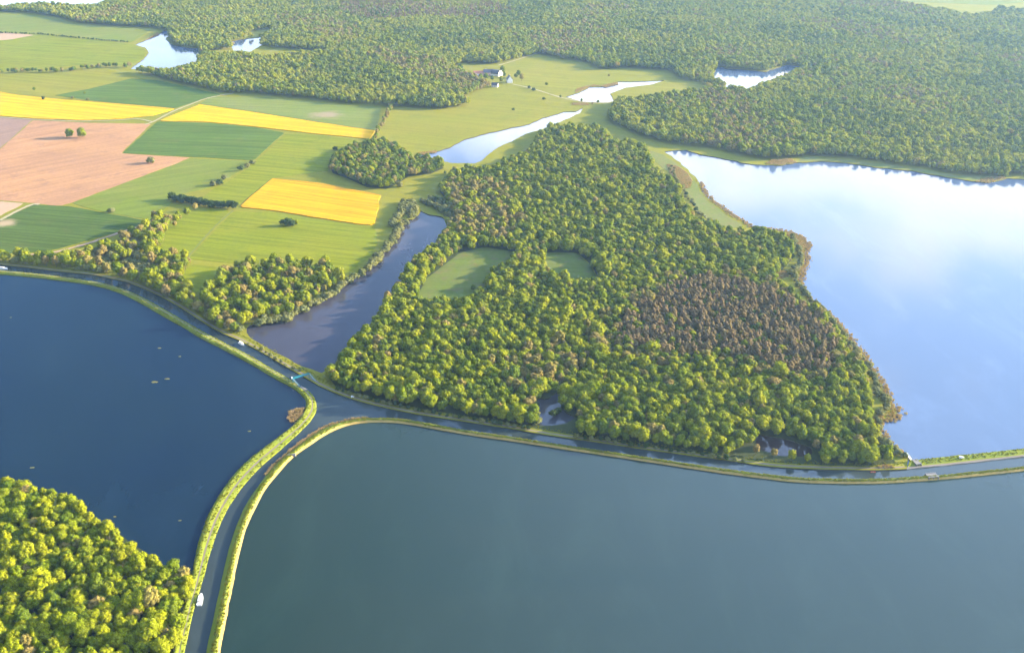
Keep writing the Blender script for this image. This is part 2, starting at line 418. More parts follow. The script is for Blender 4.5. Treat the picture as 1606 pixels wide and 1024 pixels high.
LAKE_D = [(256,49),(269,50),(260,62),(270,71),(295,76),(313,77),(315,93),(290,107),(245,112),(204,109),(226,93),(233,84),(229,76),(212,71),(237,60),(249,55)]
LAKE_E = [(359,67),(382,62),(410,59),(412,71),(392,82),(366,80)]
LAKE_F = [(-400,12),(18,14),(26,10.5),(110,10.5),(150,12.5),(175,1),(100,-10),(-400,-14)]
POOL = [(184,419),(196,416),(206,417),(203,428),(193,433),(184,431)]
MARSH = [(846,625),(838,645),(842,655),(836,664),(848,669),(868,668),(887,666),(903,655),(888,650),(880,640),(886,628),(893,618),(904,604),(890,604),(874,616),(866,622),(858,628)]
DARKP = [(1180,681),(1200,684),(1240,692),(1277,702),(1274,714),(1250,717),(1215,716),(1190,706)]
HOLES_PX = {'stream_water': STREAM, 'meadow_lake': LAKE_B, 'forest_lake': LAKE_C, 'reedy_lake': LAKE_D, 'small_lake': LAKE_E, 'far_lake': LAKE_F,
            'pond_water': POND, 'bank_pool': POOL, 'marsh_pond': MARSH, 'dark_pond': DARKP}

# ------------------------------------------------------------------ ground and water
Z0 = 1.0
north = GP(NORTH); coast = rough(GP(COAST), 7, 1.6, False); coast[0] = GP(COAST[:1])[0]
holes = {k: rough(GP(v), 6 if k not in ('far_lake',) else 40, 1.1 if k != 'far_lake' else 5) for k, v in HOLES_PX.items()}
FAR = 8600.0
land = np.vstack([[(-FAR, north[0][1])], resample(north, 10), coast[1:], [(FAR, coast[-1][1]), (FAR, FAR), (-FAR, FAR)]])
ground = sheet('ground', land, Z0, M['meadow'], list(holes.values()))
M['mud'] = flat_mat('muddy_bank', (.060, .050, .030), .95, .1, fine=.3)
V, F = [], []
for loop in [land, *holes.values()]:
    o_ = len(V); n = len(loop)
    V += [(x, y, Z0) for x, y in loop] + [(x, y, Z0 - 2.2) for x, y in loop]
    F += [(o_ + i, o_ + n + i, o_ + n + (i + 1) % n, o_ + (i + 1) % n) for i in range(n)]
link('water_bank', mesh_from('water_bank', V, F), M['mud'], kind='structure')
sheet('lake_bed', [(-FAR, -FAR), (FAR, -FAR), (FAR, FAR), (-FAR, FAR)], -2.4, M['bed'])

Lc, Ll = smooth(GP([a for a, b in DYKE_L])), smooth(GP([b for a, b in DYKE_L]))
Rc, Rl = smooth(GP([a for a, b in DYKE_R])), smooth(GP([b for a, b in DYKE_R]))
Ec, El = smooth(GP([a for a, b in DYKE_E])), smooth(GP([b for a, b in DYKE_E]))
Lm, Rm, Em = (Lc + Ll) / 2, (Rc + Rl) / 2, (Ec + El) / 2
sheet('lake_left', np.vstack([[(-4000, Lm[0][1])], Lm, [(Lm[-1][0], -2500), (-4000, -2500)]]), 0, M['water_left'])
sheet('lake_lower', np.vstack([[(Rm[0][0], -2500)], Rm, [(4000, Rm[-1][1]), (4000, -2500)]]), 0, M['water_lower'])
nb = offset(north, 3.0)
sheet('canal_water', np.vstack([Lm, Rm, Em[::-1], nb[::-1][1:]]), 0, M['water_canal'])
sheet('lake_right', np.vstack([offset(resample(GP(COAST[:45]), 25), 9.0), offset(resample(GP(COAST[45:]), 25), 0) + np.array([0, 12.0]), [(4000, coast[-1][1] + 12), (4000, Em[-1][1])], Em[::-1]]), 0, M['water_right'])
WM = {'pond_water': 'water_pond', 'marsh_pond': 'water_pond', 'dark_pond': 'water_dark', 'bank_pool': 'water_pond'}
for k, poly in holes.items():
    c = poly.mean(0)
    d = poly - c
    grow = c + d * (1 + 2.5 / np.maximum(np.hypot(*d.T), 6))[:, None]
    sheet(k, grow, 0.0, M[WM.get(k, 'water_right')])

def sweep(a, b, prof, parts, wob=.12, step=4.0):
    """a, b: matched edge lines; prof: [(u, z)]; parts: [(name, material, first, last)] ranges of the profile"""
    d = np.r_[0, np.cumsum(np.hypot(*(((a + b) / 2)[1:] - ((a + b) / 2)[:-1]).T))]
    n = int(d[-1] / step); s = np.linspace(0, d[-1], n)
    A = np.stack([np.interp(s, d, a[:, i]) for i in (0, 1)], -1); B = np.stack([np.interp(s, d, b[:, i]) for i in (0, 1)], -1)
    r = np.random.default_rng(n)
    grid = np.zeros((n, len(prof), 3))
    for j, (u, z) in enumerate(prof):
        q = A + (B - A) * u
        flat = any(p[2] <= j <= p[3] and 'path' in p[0] for p in parts)
        e = r.normal(0, 1, n); e = (e + np.roll(e, 1) + np.roll(e, -1)) / 2
        if 0 < u < 1 and not flat: q = q + (B - A) * (e * .025)[:, None]
        grid[:, j, :2] = q; grid[:, j, 2] = z + (e * wob if (z > .3 and not flat) else 0)
    for name, mat, i0, i1 in parts:
        g = grid[:, i0:i1 + 1]; m = g.shape[1]
        v = g.reshape(-1, 3)
        f = [(i * m + j, i * m + j + 1, (i + 1) * m + j + 1, (i + 1) * m + j) for i in range(n - 1) for j in range(m - 1)]
        me = mesh_from(name, v, f)
        a0, a1, a2 = (np.array(v[i]) for i in f[0][:3])
        if np.cross(a1 - a0, a2 - a0)[2] < 0: me.flip_normals()
        link(name, me, mat, kind='structure')
    return A, B
sweep(Lc, Ll, [(0, -.6), (.04, .5), (.12, .9), (.29, 1.3), (.31, 1.32), (.42, 1.36), (.44, 1.4), (.60, 2.0), (.74, 2.2), (.86, 1.5), (.95, .6), (1, -.6)],
      [('embankment', M['bank'], 0, 4), ('towpath', M['path'], 4, 5), ('embankment', M['bank'], 5, 11)])
sweep(Rc, Rl, [(0, -.6), (.08, .5), (.22, 1.2), (.40, 2.0), (.58, 2.6), (.68, 2.4), (.78, 1.7), (.9, .7), (1, -.6)],
      [('embankment', M['bank'], 0, 6), ('embankment', M['bank_dry'], 6, 8)])
sweep(Ec, El, [(0, -.6), (.02, .6), (.05, 1.0), (.07, 1.02), (.22, 1.05), (.24, 1.1), (.5, 1.9), (.7, 2.6), (.85, 2.5), (.93, 1.2), (1, -.6)],
      [('embankment', M['concrete'], 0, 3), ('towpath', M['path'], 3, 4), ('embankment', M['bank'], 4, 8), ('embankment', M['concrete'], 8, 10)])
ribbon('towpath', offset(smooth(north), 3.2), 2.3, Z0 + .06, M['path'])

# land under the corner wood
WOOD = [(-260,735),(-60,751),(0,757),(40,768),(85,785),(130,803),(160,828),(190,848),(225,875),(250,899),(275,904),(293,901),(303,905),(299,938),(289,970),(279,1003),(268,1050),(250,1130),(-330,1130)]
wood_land = rough(GP([(-280,728),(-60,744),(0,751),(40,762),(88,780),(134,799),(165,824),(195,844),(230,871),(252,894),(275,898),(292,895),(306,900),(303,938),(293,970),(283,1003),(270,1050),(252,1130),(-350,1130)]), 6, 1.0)
sheet('wood_ground', wood_land, .8, M['forest_floor'], skirt=1.8)

# ------------------------------------------------------------------ fields: (name, outline, height above ground, material)
FIELDS = [
 ('rapeseed_field', [(-140,131),(0,145),(30,150.5),(100,157.5),(200,165),(274,171.5),(240,181.5),(180,187.5),(130,189.5),(60,187),(0,182.5),(-140,175)], 1.20, 'rape'),
 ('rapeseed_field', [(313,165),(400,177.5),(500,193),(588,206),(580,218.5),(500,211),(400,199.5),(330,192.5),(250,190.5),(280,178)], 1.22, 'rape'),
 ('rapeseed_field', [(427,281),(500,288),(597,307),(586,353.5),(560,352),(500,342.5),(432,331.5),(375,325.5)], 1.18, 'rape_orange'),
 ('ploughed_field', [(-140,178),(0,184.5),(50,188.5),(0,233),(-140,280)], .05, 'soil_dark'),
 ('ploughed_field', [(52,189),(140,193),(237,194.5),(190,241),(298,247.5),(277,256.5),(112,318.5),(95,323),(40,318),(0,314.5),(-140,306),(-140,284),(0,234)], .07, 'soil'),
 ('ploughed_field', [(-140,310),(0,316),(38,319.5),(0,339),(-140,400)], .09, 'soil_pale'),
 ('crop_field', [(53,321.5),(107,324),(150,331.5),(240,348.5),(207,358),(135,378),(87,391.5),(50,396),(0,398),(-140,392),(-140,400),(0,346)], .32, 'dark_crop_bare'),
 ('crop_field', [(247,191.5),(330,194),(400,200.5),(446,208.5),(420,232),(398,252),(300,246.5),(192,240.5)], .36, 'dark_crop'),
 ('crop_field', [(299,248.5),(395,253.5),(385,264),(335,293),(280,306),(262,325),(242,346.5),(150,330),(112,319),(277,257.5)], .22, 'pale_crop'),
 ('crop_field', [(330,152),(420,153),(540,166),(598,168.5),(590,205),(500,192),(400,176),(315,163.5)], .24, 'thin_crop'),
 ('crop_field', [(85,150),(140,140),(205,124),(245,126),(300,138),(348,149),(305,160),(276,170),(160,160)], .26, 'dark_crop'),
 ('pasture', [(366,332),(432,334),(500,345),(560,354),(588,357),(592,380),(583,400),(545,430),(500,415),(425,414),(350,412),(296,406)], .10, 'pasture'),
 ('pasture', [(275,334),(310,328),(360,330),(292,405),(242,402),(246,386)], .08, 'pasture'),
 ('pasture', [(448,210),(500,213),(560,220),(516,250),(515,268),(428,279),(370,324),(310,316),(338,294),(388,264),(422,234)], .11, 'pasture'),
 ('meadow', [(-140,48),(0,51),(100,56),(212,71),(229,80),(226,92),(200,103),(150,101),(0,111),(-140,112)], .10, 'pasture'),
 ('meadow', [(-140,21),(0,22),(50,24),(90,31),(130,40),(237,47),(215,62),(205,67),(100,55),(0,50),(-140,46)], .12, 'pale_crop'),
 ('bare_patch', [(-140,47),(0,51),(54,55.5),(20,62),(0,64),(-140,64)], .20, 'soil_pale'),
 ('clearing', [(650,476),(668,438),(722,397),(760,388),(806,395),(803,414),(772,430),(764,446),(744,472),(700,480)], .12, 'clearing'),
 ('clearing', [(855,396),(906,397),(927,416),(944,448),(900,448),(874,441),(855,432)], .13, 'clearing'),
 ('pasture', [(284,432),(300,415),(350,420),(345,432),(326,450),(310,462),(296,450)], .10, 'pasture'),
 ('marsh_meadow', [(1040,243),(1062,258),(1082,276),(1094,290),(1098,303),(1112,318),(1128,328),(1142,341),(1158,349),(1172,360),(1140,356),(1105,342),(1085,315),(1075,296),(1050,272),(1020,248),(1018,236)], .10, 'marsh'),
 ('marsh_meadow', [(1258,245),(1320,250),(1400,259),(1450,266),(1500,276),(1550,275),(1576,281),(1548,286),(1511,281),(1478,276),(1427,267),(1377,262),(1334,255.5),(1290,252),(1252,254)], .10, 'marsh'),
 ('crop_field', [(1330,-40),(1345,0),(1415,3),(1560,8),(1606,4),(1800,-30)], .2, 'pale_crop'),
]
WATER_POLYS = [np.asarray(h) for h in holes.values()]
field_polys = {}
for i, (nm, px, h, mt) in enumerate(FIELDS):
    poly = rough(GP(px, Z0), 10, .6, True, i)
    o = sheet(nm, poly, Z0 + h + .004 * i, M[mt], skirt=h + .1)
    field_polys.setdefault(nm, []).append(poly)
ribbon('farm_track', smooth(GP([(228,196),(240,192),(262,180),(276,173),(300,164),(322,155),(352,149),(366,147)], Z0)), 5, Z0 + .55, M['track'])
ribbon('farm_track', smooth(GP([(-140,178),(0,184),(60,188.5),(130,191),(190,189),(216,186),(240,192)], Z0)), 4.5, Z0 + .6, M['track'])
ribbon('farm_track', smooth(GP([(0,346),(20,335),(40,325),(54,320),(62,321)], Z0)), 6, Z0 + .5, M['track'])
ribbon('farm_track', smooth(GP([(48,400),(80,398),(118,388),(140,382),(180,368),(208,359),(232,352)], Z0)), 6, Z0 + .62, M['tan_soil'])
ribbon('farm_track', smooth(GP([(782,103),(815,93),(848,82),(856,79)], Z0)), 5, Z0 + .3, M['track'])
ribbon('farm_track', smooth(GP([(802,132),(835,139),(865,149),(890,156),(925,162),(965,161)], Z0)), 5, Z0 + .3, M['track'])
ribbon('farm_track', smooth(GP([(446,210),(425,232),(402,252),(385,267),(345,292)], Z0)), 2.5, Z0 + .3, M['meadow'])
ribbon('field_ditch', smooth(GP([(366,330),(340,352),(318,376),(294,404)], Z0)), 3, Z0 + .16, M['marsh'])

# ------------------------------------------------------------------ forests
FAR_FOREST = [(-420,16),(0,19),(50,21),(88,27),(125,37),(175,41),(237,44),(256,48),(275,70),(318,100),(268,116),(212,113),(250,123),(300,135),(350,146),(400,147),(482,155),(537,162),(600,166),(660,170),(692,172),
  (735,166),(722,156),(745,145),(765,139),(757,128),(728,120),(707,108),(725,100),(782,101),(845,85),(882,93),(920,98),(940,109),(987,107),(1057,112),(1062,122),(1100,131),(1135,140),(1160,136),(1165,140),(1120,147),
  (1075,152),(1012,159),(966,162),(960,174),(952,187),(975,200),(1012,216),(1050,225),(1112,232),(1150,240),(1200,251),(1258,247),(1263,243),(1330,248),(1400,257),(1450,264),(1500,273),(1540,276),(1570,277),(1606,274),(2200,292),(2500,-95),(-600,-95)]
NOT_FAR = [[(1311,-6),(1340,1),(1415,8),(1453,16),(1498,24),(1526,28),(1554,24),(1564,18),(1606,21),(1900,26),(2100,-60),(1290,-60)],
  [(385,93),(398,71),(440,76),(480,79),(524,81),(508,88),(450,91),(420,95)], [(322,82),(345,78),(395,79),(393,87),(350,90),(325,89)], [(372,61),(400,49),(424,46),(428,52),(405,59)],
  [(-420,-20),(180,-20),(178,2),(150,13.5),(30,12),(18,15),(-420,13)]]
PEN = [(516,592),(530,575),(543,560),(560,533),(590,508),(612,478),(626,456),(640,434),(655,416),(674,402),(690,391),(702,374),(715,350),(706,325),(690,300),(700,283),(730,272),(770,268),(800,255),
  (830,240),(842,222),(862,208),(890,202),(945,204),(958,226),(1008,232),(1018,246),(1026,268),(1048,284),(1068,318),(1088,346),(1128,362),(1170,372),(1215,372),(1240,385),(1247,402),(1225,425),(1200,440),(1238,462),
  (1265,486),(1300,508),(1330,552),(1344,576),(1360,612),(1366,645),(1362,680),(1384,705),(1407,726),(1350,731),(1300,730),(1200,724),(1100,711),(1000,697),(900,682),(800,665),(700,648),(620,634),(560,618),(526,606)]
PEN_CLEAR = [[(650,476),(668,438),(722,397),(760,388),(806,395),(803,414),(772,430),(764,446),(744,472),(700,480)], [(855,396),(906,397),(927,416),(944,448),(900,448),(874,441),(855,432)]]
PINES = [(1050,452),(1075,442),(1110,438),(1180,452),(1225,468),(1285,508),(1315,548),(1308,590),(1245,596),(1200,580),(1130,566),(1060,566),(1000,562),(962,545),(972,508),(1010,478)]
GREYWOOD = [(700,292),(760,280),(800,300),(790,330),(830,345),(800,380),(720,380),(710,340)]
BUDDING = [(800,560),(880,540),(940,560),(900,600),(850,610),(800,620),(780,590)]
GROVE = [(517,262),(530,246),(550,235),(580,228),(606,226),(632,240),(652,254),(690,256),(696,264),(675,273),(640,278),(620,290),(605,297),(575,294),(545,280),(522,272)]
BANKWOOD = [(-150,402),(0,404),(20,405),(60,409),(95,408),(130,402),(160,392),(185,382),(205,372),(235,360),(245,345),(268,350),(254,378),(240,396),(255,402),(298,410),(302,422),(285,437),(296,455),(310,470),(330,455),(350,432),(380,418),(402,424),(420,418),(470,416),(512,421),(540,440),
  (515,461),(474,484),(444,499),(415,503),(388,508),(372,526),(350,519),(325,506),(300,487),(275,473),(250,460),(225,448.5),(200,438.5),(150,427.5),(100,421.5),(50,417),(0,413),(-150,404.5)]
D_BANK = [(205,104),(233,94),(238,84),(231,74),(214,69),(240,57),(252,50),(245,48),(205,68),(226,80),(228,92),(198,103)]
HEDGES = {  # name: (line, width in metres, spacing, height factor)
 'west': ([(244,388),(252,370),(268,354),(285,342),(303,332)], 14, 7.5, .80),
 'dark': ([(270,314),(285,317),(300,320),(325,324),(345,326),(365,327)], 8, 4.2, 1.0),
 'lane': ([(614,166),(606,185),(596,203),(588,220)], 7, 7.0, .62),
 'stream': ([(-100,117),(0,116),(40,113),(90,113),(130,110),(160,106),(205,106)], 24, 6.0, .72),
 'boundary': ([(-60,51),(0,52.5),(60,54),(100,58),(160,64),(200,67)], 5, 7.6, .42),
}
PONDROW_W = [(640,349),(626,358),(621,370),(612,388),(602,396),(594,408),(578,424),(556,437),(534,451),(519,464),(476,487),(446,502),(420,506),(402,510)]
PONDROW_E = [(706,352),(699,372),(686,392),(668,406),(650,418),(638,432),(634,444),(622,463),(611,482)]

ALL_WATER = WATER_POLYS
def scatter(poly_px, spacing, holes_px=(), z=Z0, jit=.36, seed=0, bounds=None, margin=260):
    poly = GP(poly_px, z)
    lo, hi = poly.min(0), poly.max(0)
    r = np.random.default_rng(100 + seed)
    nx, ny = int((hi[0] - lo[0]) / spacing) + 2, int((hi[1] - lo[1]) / (spacing * .866)) + 2
    gx, gy = np.meshgrid(np.arange(nx), np.arange(ny))
    p = np.stack([lo[0] + (gx + .5 * (gy % 2)) * spacing, lo[1] + gy * spacing * .866], -1).reshape(-1, 2)
    p = p + r.uniform(-jit, jit, p.shape) * spacing
    px = to_px(p, z)
    p = p[(px[:, 0] > -margin) & (px[:, 0] < 1606 + margin * 1.6) & (px[:, 1] > -85) & (px[:, 1] < 1024 + 90)]
    p = p[inside(poly, p)]
    for h in holes_px: p = p[~inside(GP(h, z), p)]
    for h in ALL_WATER:
        m = inside(h, p)
        if m.any(): p = p[~m]
    return p
def region(pts, poly_px): return inside(GP(poly_px, Z0), pts)

# ---- tree prototypes
def ico(sub):
    bm = bmesh.new(); bmesh.ops.create_icosphere(bm, subdivisions=sub, radius=1)
    v = np.array([x.co[:] for x in bm.verts]); f = [tuple(q.index for q in x.verts) for x in bm.faces]
    bm.free(); return v, f
ICO1, ICO2 = ico(1), ico(2)
def crown_mesh(name, mat, r, H=15.5, Rc_=5.9, base=.20, lobes=22, cards=66, size=.92, shape='round', core=True, fill=1.0):
    V, F = [], []
    def push(v, f):
        o = len(V); V.extend(map(tuple, v)); F.extend(tuple(i + o for i in q) for q in f)
    zb = H * base; zc = (zb + H) / 2; hz = (H - zb) / 2
    cs = []
    for i in range(lobes):
        ga = i * 2.39996 + r.uniform(-.3, .3)
        t = (i + .5) / lobes
        if shape == 'cone':
            z = zb + (H - zb) * t; rad = Rc_ * (1 - t) ** .75 * r.uniform(.45, .8); lr = (.34 * Rc_ + .5) * (1.15 - .6 * t)
        else:
            cz = 1 - 2 * t * .92; z = zc + hz * .72 * cz
            rad = Rc_ * .68 * math.sqrt(max(0.05, 1 - cz * cz)) * r.uniform(.62, 1.25); lr = Rc_ * r.uniform(.24, .48)
        cs.append((np.array([rad * math.cos(ga), rad * math.sin(ga), z + r.uniform(-.6, .6)]), lr))
    for c, lr in cs:
        if core:
            v, f = ICO1
            push(c + v * lr * .80 * np.array([1, 1, .85]) * r.uniform(.82, 1.1, (len(v), 1)), f)
        n = max(6, int(cards * fill))
        d = r.normal(0, 1, (n, 3)); d[:, 2] += .25; d /= np.linalg.norm(d, axis=1)[:, None]
        for q in d:
            p = c + q * lr * r.uniform(.90, 1.12) * np.array([1, 1, .88])
            g = (p - np.array([0, 0, zc - hz * .25])) / np.array([Rc_, Rc_, hz]); g /= np.linalg.norm(g) + 1e-6
            nr = q * .55 + g * .65 + r.normal(0, .22, 3); nr /= np.linalg.norm(nr)
            u = np.cross(nr, r.normal(0, 1, 3)); u /= np.linalg.norm(u) + 1e-9; w_ = np.cross(nr, u)
            s = size * r.uniform(.55, 1.15) * .5
            push([p - u * s - w_ * s * .7, p + u * s * 1.1 - w_ * s * .5, p + u * s * .7 + w_ * s, p - u * s * .8 + w_ * s * .8], [(0, 1, 2, 3)])
    me = mesh_from(name, V, F); me.materials.append(mat)
    return me
def trunk_mesh(name, r, H=15.5, base=.20, Rc_=5.9):
    b = MB(); top = H * .72
    p = [Vector((0, 0, -.6)), Vector((r.uniform(-.2, .2), r.uniform(-.2, .2), H * base)), Vector((r.uniform(-.5, .5), r.uniform(-.5, .5), top))]
    b.bar(p[0], p[1], .34 * H / 18, 7, .25 * H / 18); b.bar(p[1], p[2], .25 * H / 18, 7, .07)
    for k in range(5):
        a = k * 1.256 + r.uniform(-.4, .4); s = p[1].lerp(p[2], r.uniform(0, .5))
        e = s + Vector((math.cos(a) * Rc_ * .6, math.sin(a) * Rc_ * .6, H * r.uniform(.14, .26)))
        b.bar(s, e, .12 * H / 18, 5, .03)
    me = mesh_from(name, b.v, b.f); me.materials.append(M['bark']); return me
class Proto: pass
protos = {}
def proto(key, colour, mat, n, **kw):
    out = []
    for i in range(n):
        r = np.random.default_rng(hash_(key) + i)
        k = dict(kw); k['H'] = kw.get('H', 15.5) * r.uniform(.9, 1.1); k['Rc_'] = kw.get('Rc_', 5.9) * r.uniform(.82, 1.18)
        P = Proto(); P.colour = colour
        P.crown = crown_mesh('crown', M[mat], r, **k)
        P.trunk = trunk_mesh('trunk', r, k['H'], k.get('base', .20), k['Rc_'])
        P.H = k['H']; P.R = k['Rc_']
        out.append(P)
    protos[key] = out
def hash_(s): return sum((i + 1) * ord(c) for i, c in enumerate(s)) % 9973
proto('yellow', 'yellow-green', 'leaf_yellow', 6)
proto('mid', 'fresh green', 'leaf_mid', 6)
proto('deep', 'deep green', 'leaf_deep', 3)
proto('tan', 'pale tan-green', 'leaf_tan', 3, Rc_=5.2, fill=.8)
proto('pine', 'brown', 'leaf_pine', 4, Rc_=4.0, H=16, base=.2, lobes=15, cards=36, size=1.0)
proto('broad', 'fresh green', 'leaf_mid', 2, H=17, Rc_=7.6, base=.03, lobes=30, cards=60)
proto('willow', 'grey-green', 'leaf_willow', 4, H=6.0, Rc_=4.2, base=.02, lobes=16, cards=40, size=.8)
proto('darkbush', 'dark green', 'leaf_dark', 3, H=6.0, Rc_=4.0, base=.02, lobes=14, cards=36, size=.8)
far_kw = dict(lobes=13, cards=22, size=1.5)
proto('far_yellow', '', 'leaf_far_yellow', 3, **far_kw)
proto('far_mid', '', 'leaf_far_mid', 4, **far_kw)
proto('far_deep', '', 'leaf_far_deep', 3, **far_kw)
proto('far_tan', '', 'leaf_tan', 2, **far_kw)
proto('far_pine', '', 'leaf_pine', 2, shape='cone', Rc_=3.2, H=17, base=.2, lobes=8, cards=16, size=1.7)

def instanced(name, pts, keys, scales, z, kind='stuff'):
    """one object: points that carry trees through geometry nodes"""
    allp = []; index = {}
    for k in sorted(set(keys)):
        index[k] = (len(allp), len(protos[k])); allp += [(k, p) for p in protos[k]]
    pc = bpy.data.collections.new(name + '_plants')
    for i, (k, p) in enumerate(allp):
        c = bpy.data.objects.new('%03d_plant' % i, p.crown); pc.objects.link(c)
    r = np.random.default_rng(len(pts))
    me = bpy.data.meshes.new(name)
    zz = np.broadcast_to(np.asarray(z, float), (len(pts),))
    me.from_pydata([(float(x), float(y), float(q)) for (x, y), q in zip(pts, zz)], [], [])
    idx = np.array([index[k][0] + int(r.integers(index[k][1])) for k in keys], np.int32)
    a = me.attributes.new('which', 'INT', 'POINT'); a.data.foreach_set('value', idx)
    a = me.attributes.new('size', 'FLOAT_VECTOR', 'POINT'); a.data.foreach_set('vector', (np.asarray(scales)[:, None] * r.uniform(.84, 1.16, (len(pts), 3))).astype(np.float32).ravel())
    a = me.attributes.new('turn', 'FLOAT', 'POINT'); a.data.foreach_set('value', r.uniform(0, 6.283, len(pts)).astype(np.float32))
    o = link(name, me, kind=kind)
    g = bpy.data.node_groups.new(name, 'GeometryNodeTree')
    g.interface.new_socket('Geometry', in_out='INPUT', socket_type='NodeSocketGeometry')
    g.interface.new_socket('Geometry', in_out='OUTPUT', socket_type='NodeSocketGeometry')
    gi, go = g.nodes.new('NodeGroupInput'), g.nodes.new('NodeGroupOutput')
    iop = g.nodes.new('GeometryNodeInstanceOnPoints')
    ci = g.nodes.new('GeometryNodeCollectionInfo'); ci.inputs['Collection'].default_value = pc
    ci.inputs['Separate Children'].default_value = True; ci.inputs['Reset Children'].default_value = True
    def attr(nm, t):
        n = g.nodes.new('GeometryNodeInputNamedAttribute'); n.data_type = t; n.inputs[0].default_value = nm
        return n.outputs[0]
    cx = g.nodes.new('ShaderNodeCombineXYZ'); g.links.new(attr('turn', 'FLOAT'), cx.inputs[2])
    L = g.links.new
    L(gi.outputs[0], iop.inputs['Points']); L(ci.outputs[0], iop.inputs['Instance'])
    iop.inputs['Pick Instance'].default_value = True
    L(attr('which', 'INT'), iop.inputs['Instance Index']); L(cx.outputs[0], iop.inputs['Rotation']); L(attr('size', 'FLOAT_VECTOR'), iop.inputs['Scale'])
    L(iop.outputs[0], go.inputs[0])
    md = o.modifiers.new('plants', 'NODES'); md.node_group = g
    return o

ONES = ['', 'first', 'second', 'third', 'fourth', 'fifth', 'sixth', 'seventh', 'eighth', 'ninth', 'tenth', 'eleventh', 'twelfth', 'thirteenth', 'fourteenth', 'fifteenth', 'sixteenth', 'seventeenth', 'eighteenth', 'nineteenth']
def nth(n):
    if n < 20: return ONES[n]
    t = ['', '', 'twent', 'thirt', 'fort', 'fift', 'sixt', 'sevent', 'eight', 'ninet'][min(9, n // 10)]
    return t + 'ieth' if n % 10 == 0 else t + 'y-' + ONES[n % 10]
proto_things = {}
ur = np.random.default_rng(77)
def uneven(s): return (s * ur.uniform(.84, 1.16), s * ur.uniform(.84, 1.16), s * ur.uniform(.88, 1.12))
def place_plant(name, P, x, y, z, s, rz, label, cat, group):
    key = (name, id(P))
    if key not in proto_things:
        t = thing(name, label, cat, (x, y, z), rz, group); t.scale = uneven(s)
        link('trunk', P.trunk, None, t); link('crown', P.crown, None, t)
        proto_things[key] = t
        return t
    src = proto_things[key]
    t = src.copy(); COL.objects.link(t)
    t.location = (x, y, z); t.rotation_euler = (0, 0, rz); t.scale = uneven(s)
    t['label'] = label; t['category'] = cat; t['group'] = group
    for ch in list(src.children):
        if ch.name.startswith(('trunk', 'crown')):
            c = ch.copy(); COL.objects.link(c); c.parent = t
    return t
def keys_for(n, weights, r):
    ks = list(weights); w_ = np.array([weights[k] for k in ks], float)
    return np.array([ks[i] for i in r.choice(len(ks), n, p=w_ / w_.sum())], object)
def patchy(pts, sc, seed):      # smooth pseudo-random field, 0..1, for stands of like trees
    r = np.random.default_rng(seed); v = np.zeros(len(pts))
    for k in range(7):
        a = r.uniform(0, 6.283); f = 6.283 / (sc * r.uniform(.5, 2.0))
        v += np.sin((pts[:, 0] * math.cos(a) + pts[:, 1] * math.sin(a)) * f + r.uniform(0, 6.283))
    return 1 / (1 + np.exp(-v * .9))

# forest floors
sheet('forest_floor', GP(PEN, Z0), Z0 + .035, M['forest_floor'], holes=[rough(GP(c, Z0), 12, .5) for c in PEN_CLEAR] + [holes['marsh_pond'], holes['dark_pond']])
sheet('forest_floor', GP(GROVE, Z0), Z0 + .03, M['forest_floor'])
r = np.random.default_rng(5)
stuff_pts, stuff_keys, stuff_sc = [], [], []
def to_stuff(p, k, s): stuff_pts.append(p); stuff_keys.append(np.asarray(k, object)); stuff_sc.append(s)

# far forest
p = scatter(FAR_FOREST, 8.3, NOT_FAR, seed=1)
for ride in ([(900,36),(1000,74),(1085,98)], [(1050,18),(1150,48),(1262,60)], [(1322,14),(1312,24),(1308,34)], [(560,62),(640,30),(720,18)], [(470,120),(560,100),(660,96)], [(420,108),(520,104),(575,98),(640,112)],
             [(1280,60),(1400,40),(1606,52)], [(1240,140),(1400,120),(1606,140)], [(330,40),(430,26),(560,30)], [(1010,10),(1100,12),(1200,22)]):
    dr_, _ = seg_dist(GP(ride), p); p = p[dr_ > 5.5]
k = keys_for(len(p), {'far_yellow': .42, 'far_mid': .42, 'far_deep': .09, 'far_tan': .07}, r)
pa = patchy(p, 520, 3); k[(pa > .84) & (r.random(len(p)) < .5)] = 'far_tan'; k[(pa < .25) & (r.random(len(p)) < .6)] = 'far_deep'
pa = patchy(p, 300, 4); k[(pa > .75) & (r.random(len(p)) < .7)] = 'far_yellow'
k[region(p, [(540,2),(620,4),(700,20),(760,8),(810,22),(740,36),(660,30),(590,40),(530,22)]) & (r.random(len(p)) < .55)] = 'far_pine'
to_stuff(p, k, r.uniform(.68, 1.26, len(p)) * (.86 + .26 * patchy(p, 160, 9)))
far_n = len(p)
# grove by the stream
p = scatter(GROVE, 7.5, seed=2); k = keys_for(len(p), {'mid': .3, 'deep': .35, 'tan': .25, 'yellow': .1}, r)
to_stuff(p, k, r.uniform(.65, 1.0, len(p)))
